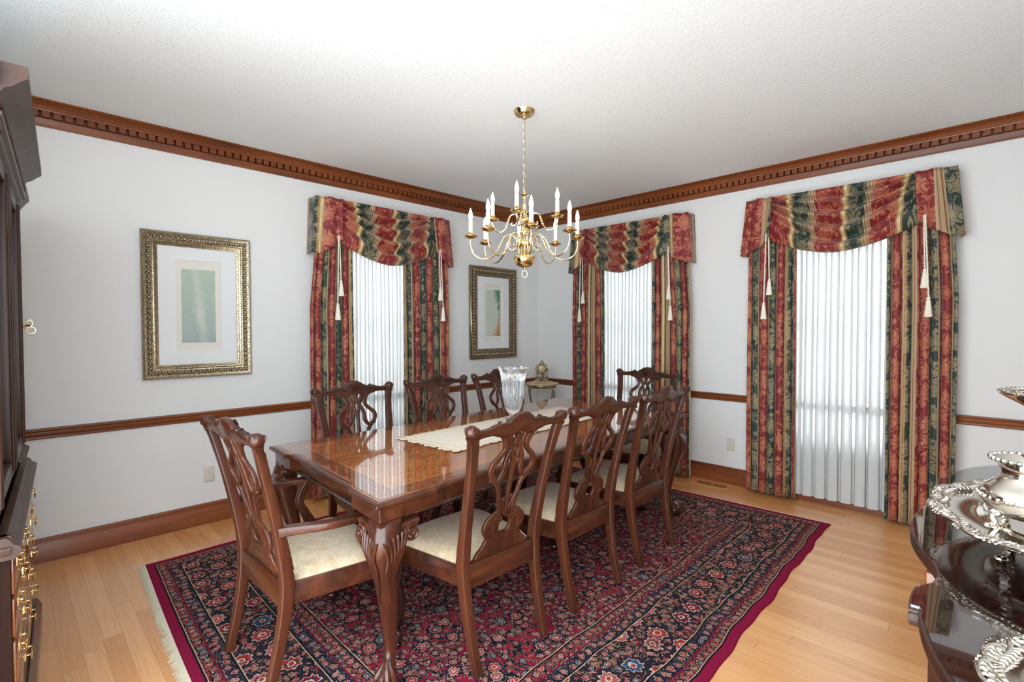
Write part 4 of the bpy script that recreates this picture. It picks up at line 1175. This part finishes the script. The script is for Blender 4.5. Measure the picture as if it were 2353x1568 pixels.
for a in (45, 135, 225, 315):
    m = MB(); dx, dy = cos(radians(a))*AX*.64, sin(radians(a))*AY*.64
    m.tube(cat([(dx, dy, .060), (dx*1.08, dy*1.08, .045), (dx*1.03, dy*1.03, .025), (dx*1.12, dy*1.12, .006)], 4), [.010]*4+[.008]*4+[.006]*4+[.010], 8, (1, 0, 0)); m.ball((dx*1.12, dy*1.12, .009), .010, 8, 6, (1.2, 1.2, .8)); m.build('foot', 'silver', ty)
cr = thing('silver_creamer', 'footed silver creamer with flared ornate lip standing on the large silver tray', 'jug', (4.166, -3.022, SZ+.0605))
m = MB()
prof = [(0, .030), (.040, .028), (.062, .036), (.078, .050), (.086, .068), (.086, .080), (.078, .092), (.064, .104), (.053, .116), (.050, .128), (.054, .140), (.062, .150), (.068, .156), (.064, .157), (.050, .142), (.046, .128), (.05, .116), (.02, .06), (0, .055)]
m.lathe(cat(prof, 3), (0, 0, 0), 48, lambda a, z: 1+.020*cos(8*a)*(z < .11)); m.build('body', 'silver', cr, angle=70)
m = MB()
for k in range(30): a = 2*pi*k/30; m.ball((.067*cos(a), .067*sin(a), .156), .0058, 6, 4)
m.build('lip_beading', 'silver', cr); m = MB()
for k in range(34): a = 2*pi*k/34; m.ball((.088*cos(a), .088*sin(a), .074), .004, 6, 4)
m.build('waist_beading', 'silver', cr)
for a in (30, 120, 210, 300):
    m = MB(); dx, dy = cos(radians(a)), sin(radians(a))
    m.tube(cat([(.058*dx, .058*dy, .042), (.072*dx, .072*dy, .030), (.066*dx, .066*dy, .014), (.080*dx, .080*dy, .005)], 4), [.011]*4+[.008]*4+[.005]*4+[.008], 8, (-dy, dx, 0)); m.ball((.080*dx, .080*dy, .006), .007, 8, 6); m.ball((.064*dx, .064*dy, .040), .014, 8, 6); m.build('foot', 'silver', cr)
m = MB(); m.tube(cat([(.060, .02, .145), (.095, .035, .150), (.115, .042, .115), (.100, .036, .075), (.080, .028, .060)], 5), .006, 8); m.build('handle', 'silver', cr)
d2 = thing('silver_dish', 'small round silver dish with cast leaf border at the near end of the sideboard', 'dish', (4.262, -3.628, SZ))
m = MB(); m.lathe([(0, .012), (.07, .012), (.085, .016), (.10, .026), (.115, .029), (.150, .031), (.150, .028), (.11, .026), (.09, .015), (.07, .003), (.06, 0), (0, 0)], (0, 0, 0), 64); m.build('dish', 'silver', d2, angle=60)
m = MB(); ornate_rim(m, 0, 0, .030, .145, .145, .032, 44, 9); m.build('border', 'silver', d2, angle=80)
cp = thing('silver_compote', 'tall silver compote behind the tray, only its lacy rim in view', 'compote', (4.215, -2.475, SZ))
m = MB(); m.lathe(cat([(0, .0), (.065, .0), (.068, .006), (.05, .014), (.022, .024), (.012, .05), (.018, .09), (.012, .12), (.010, .18), (.020, .21), (.012, .23), (.03, .25), (.06, .275), (.10, .300), (.115, .312), (.112, .314), (.06, .285), (0, .262)], 2), (0, 0, 0), 40); m.build('bowl', 'silver', cp, angle=60)
m = MB(); ornate_rim(m, 0, 0, .312, .112, .112, .020, 40, 12); m.build('border', 'silver', cp, angle=80)

# ============================================================ CHINA CABINET
cb = thing('china_cabinet', 'tall mahogany breakfront china cabinet with brass pulls at the left edge', 'cabinet', (2.06, -4.602, 0), pi-radians(3.32))
# local x = away from the camera (toward the left wall), local y = -(into room)  -> v (toward room) = -y
def cbox(m, u0, u1, v0, v1, z0, z1, bev=0.): m.box((u0, -v0, z0), (u1, -v1, z1), bev)
DEP = -.42
m = MB(); cbox(m, 0, 1.23, DEP, -.004, .10, .752); cbox(m, 1.23, 1.70, DEP, -.05, .10, .752); m.build('base_case', 'cabinet_shaded', cb, smooth=False)
m = MB()
for pr_ in ([(0, 0), (.026, 0), (.026, .085), (.020, .095), (.016, .105), (.008, .118), (0, .118)],):
    m.extrude([(a, b) for a, b in pr_], (-.012, 0, 0), (1.235, 0, 0), (0, -1, 0), (0, 0, 1)); m.extrude([(a, b) for a, b in pr_], (0, 0, 0), (0, -DEP, 0), (-1, 0, 0), (0, 0, 1))
m.build('plinth', 'mahogany_dark', cb, angle=30)
wa = [(0, .735), (.010, .737), (.014, .748), (.020, .752), (.022, .765), (.018, .772), (.006, .778), (-.004, .795), (-.010, .800), (-.03, .800), (-.03, .735)]
m = MB(); m.extrude(wa, (-.014, 0, 0), (1.236, 0, 0), (0, -1, 0), (0, 0, 1)); m.extrude(wa, (0, -.0, 0), (0, -DEP, 0), (-1, 0, 0), (0, 0, 1)); m.extrude(wa, (1.236, .045, 0), (1.74, .045, 0), (0, -1, 0), (0, 0, 1))
m.build('waist_moulding', 'cabinet', cb, angle=30)
# drawers with bail pulls
for row, (z0, z1) in enumerate(((.615, .725), (.485, .600), (.330, .470), (.140, .315))):
    for c_, (u0, u1) in enumerate(((.03, .60), (.63, 1.20))):
        m = MB(); cbox(m, u0, u1, -.006, .003, z0, z1, .002); dr = m.build('drawer', 'drawer', cb, angle=50)
        for q in (.26, .74):
            u = u0+(u1-u0)*q; zc = (z0+z1)/2; m = MB()
            for s in (-1, 1):
                m.lathe([(0, 0), (.009, 0), (.008, .003), (.004, .005), (.004, .012), (.006, .014), (0, .016)], (0, 0, 0), 10)
                m.v[-70:] = [(u+s*.032+p[0], -.003-p[2], zc+.008+p[1]) for p in m.v[-70:]]
            m.tube([(u+.032*cos(a), -.018, zc+.006-.026*sin(a)) for a in [pi*k/12 for k in range(13)]], .0028, 6, (0, 1, 0))
            m.box((u-.045, -.0045, zc-.006), (u+.045, -.003, zc+.020), .0)
            m.build('bail_pull', 'brass', dr)
# upper case
m = MB(); cbox(m, .0, 1.22, DEP+.02, -.055, .80, 2.05); cbox(m, 1.22, 1.70, DEP+.02, -.09, .80, 2.05); m.build('upper_case', 'cabinet_shaded', cb, smooth=False)
for u0, u1 in ((.0, .60), (.62, 1.22)):
    m = MB()
    for (a, b) in ((u0, u0+.055), (u1-.055, u1)):
        cbox(m, a, b, -.055, -.022, .86, 2.00, .004)
        for k in range(3):
            uu = a+.013+.0145*k; m.tube([(uu, .020, .88), (uu, .020, 1.98)], .006, 8, (1, 0, 0))
    cbox(m, u0, u1, -.055, -.024, 1.945, 2.00, .004); cbox(m, u0, u1, -.055, -.024, .86, .915, .004)
    d_ = m.build('door', 'cabinet', cb, angle=50)
    m = MB(); cbox(m, u0+.05, u1-.05, -.042, -.039, .91, 1.95); m.build('glass', 'glass', d_, smooth=False)
    if u0 > .3:
        m = MB(); uu = u1-.03
        m.ball((uu, .012, 1.425), .009, 8, 6); m.tube([(uu, .018, 1.425), (uu, -.012, 1.425)], .004, 6, (0, 0, 1)); m.tube([(uu, -.014+.016*sin(a), 1.418-.015+.016*cos(a)*1.0) for a in [2*pi*k/16 for k in range(16)]], .003, 6, (1, 0, 0), closed=True)
        m.tube(cat([(uu, .0, 1.44), (uu, -.012, 1.452), (uu, -.020, 1.435), (uu, -.014, 1.42)], 4), .0028, 6, (1, 0, 0)); m.build('door_pull', 'brass', d_)
# cornice: lower moulding, dentil band, crown, returns
def both(m, prof): 
    m.extrude(prof, (-.012, 0, 0), (1.24, 0, 0), (0, -1, 0), (0, 0, 1)); m.extrude(prof, (0, 0, 0), (0, -DEP, 0), (-1, 0, 0), (0, 0, 1))
m = MB()
both(m, [(-.06, 1.985), (-.030, 1.990), (-.024, 2.000), (-.012, 2.004), (-.008, 2.016), (.004, 2.020), (.006, 2.032), (-.004, 2.036), (-.004, 2.085), (.004, 2.090), (.010, 2.100), (.028, 2.110), (.046, 2.128), (.056, 2.136), (.062, 2.140), (.062, 2.175), (-.06, 2.175)])
n = 46
for k in range(n):
    u = .0+1.22*(k+.5)/n; m.ball((u, -.001, 2.060), .010, 6, 5, (.9, .8, 1.3))
m.build('cornice', 'cabinet', cb, angle=35)
m = MB(); m.extrude([(-.09, 2.02), (-.045, 2.03), (-.03, 2.06), (-.01, 2.09), (.0, 2.10), (.0, 2.13), (-.09, 2.13)], (1.24, 0, 0), (1.74, 0, 0), (0, -1, 0), (0, 0, 1)); m.build('wing_cornice', 'cabinet', cb, angle=35)
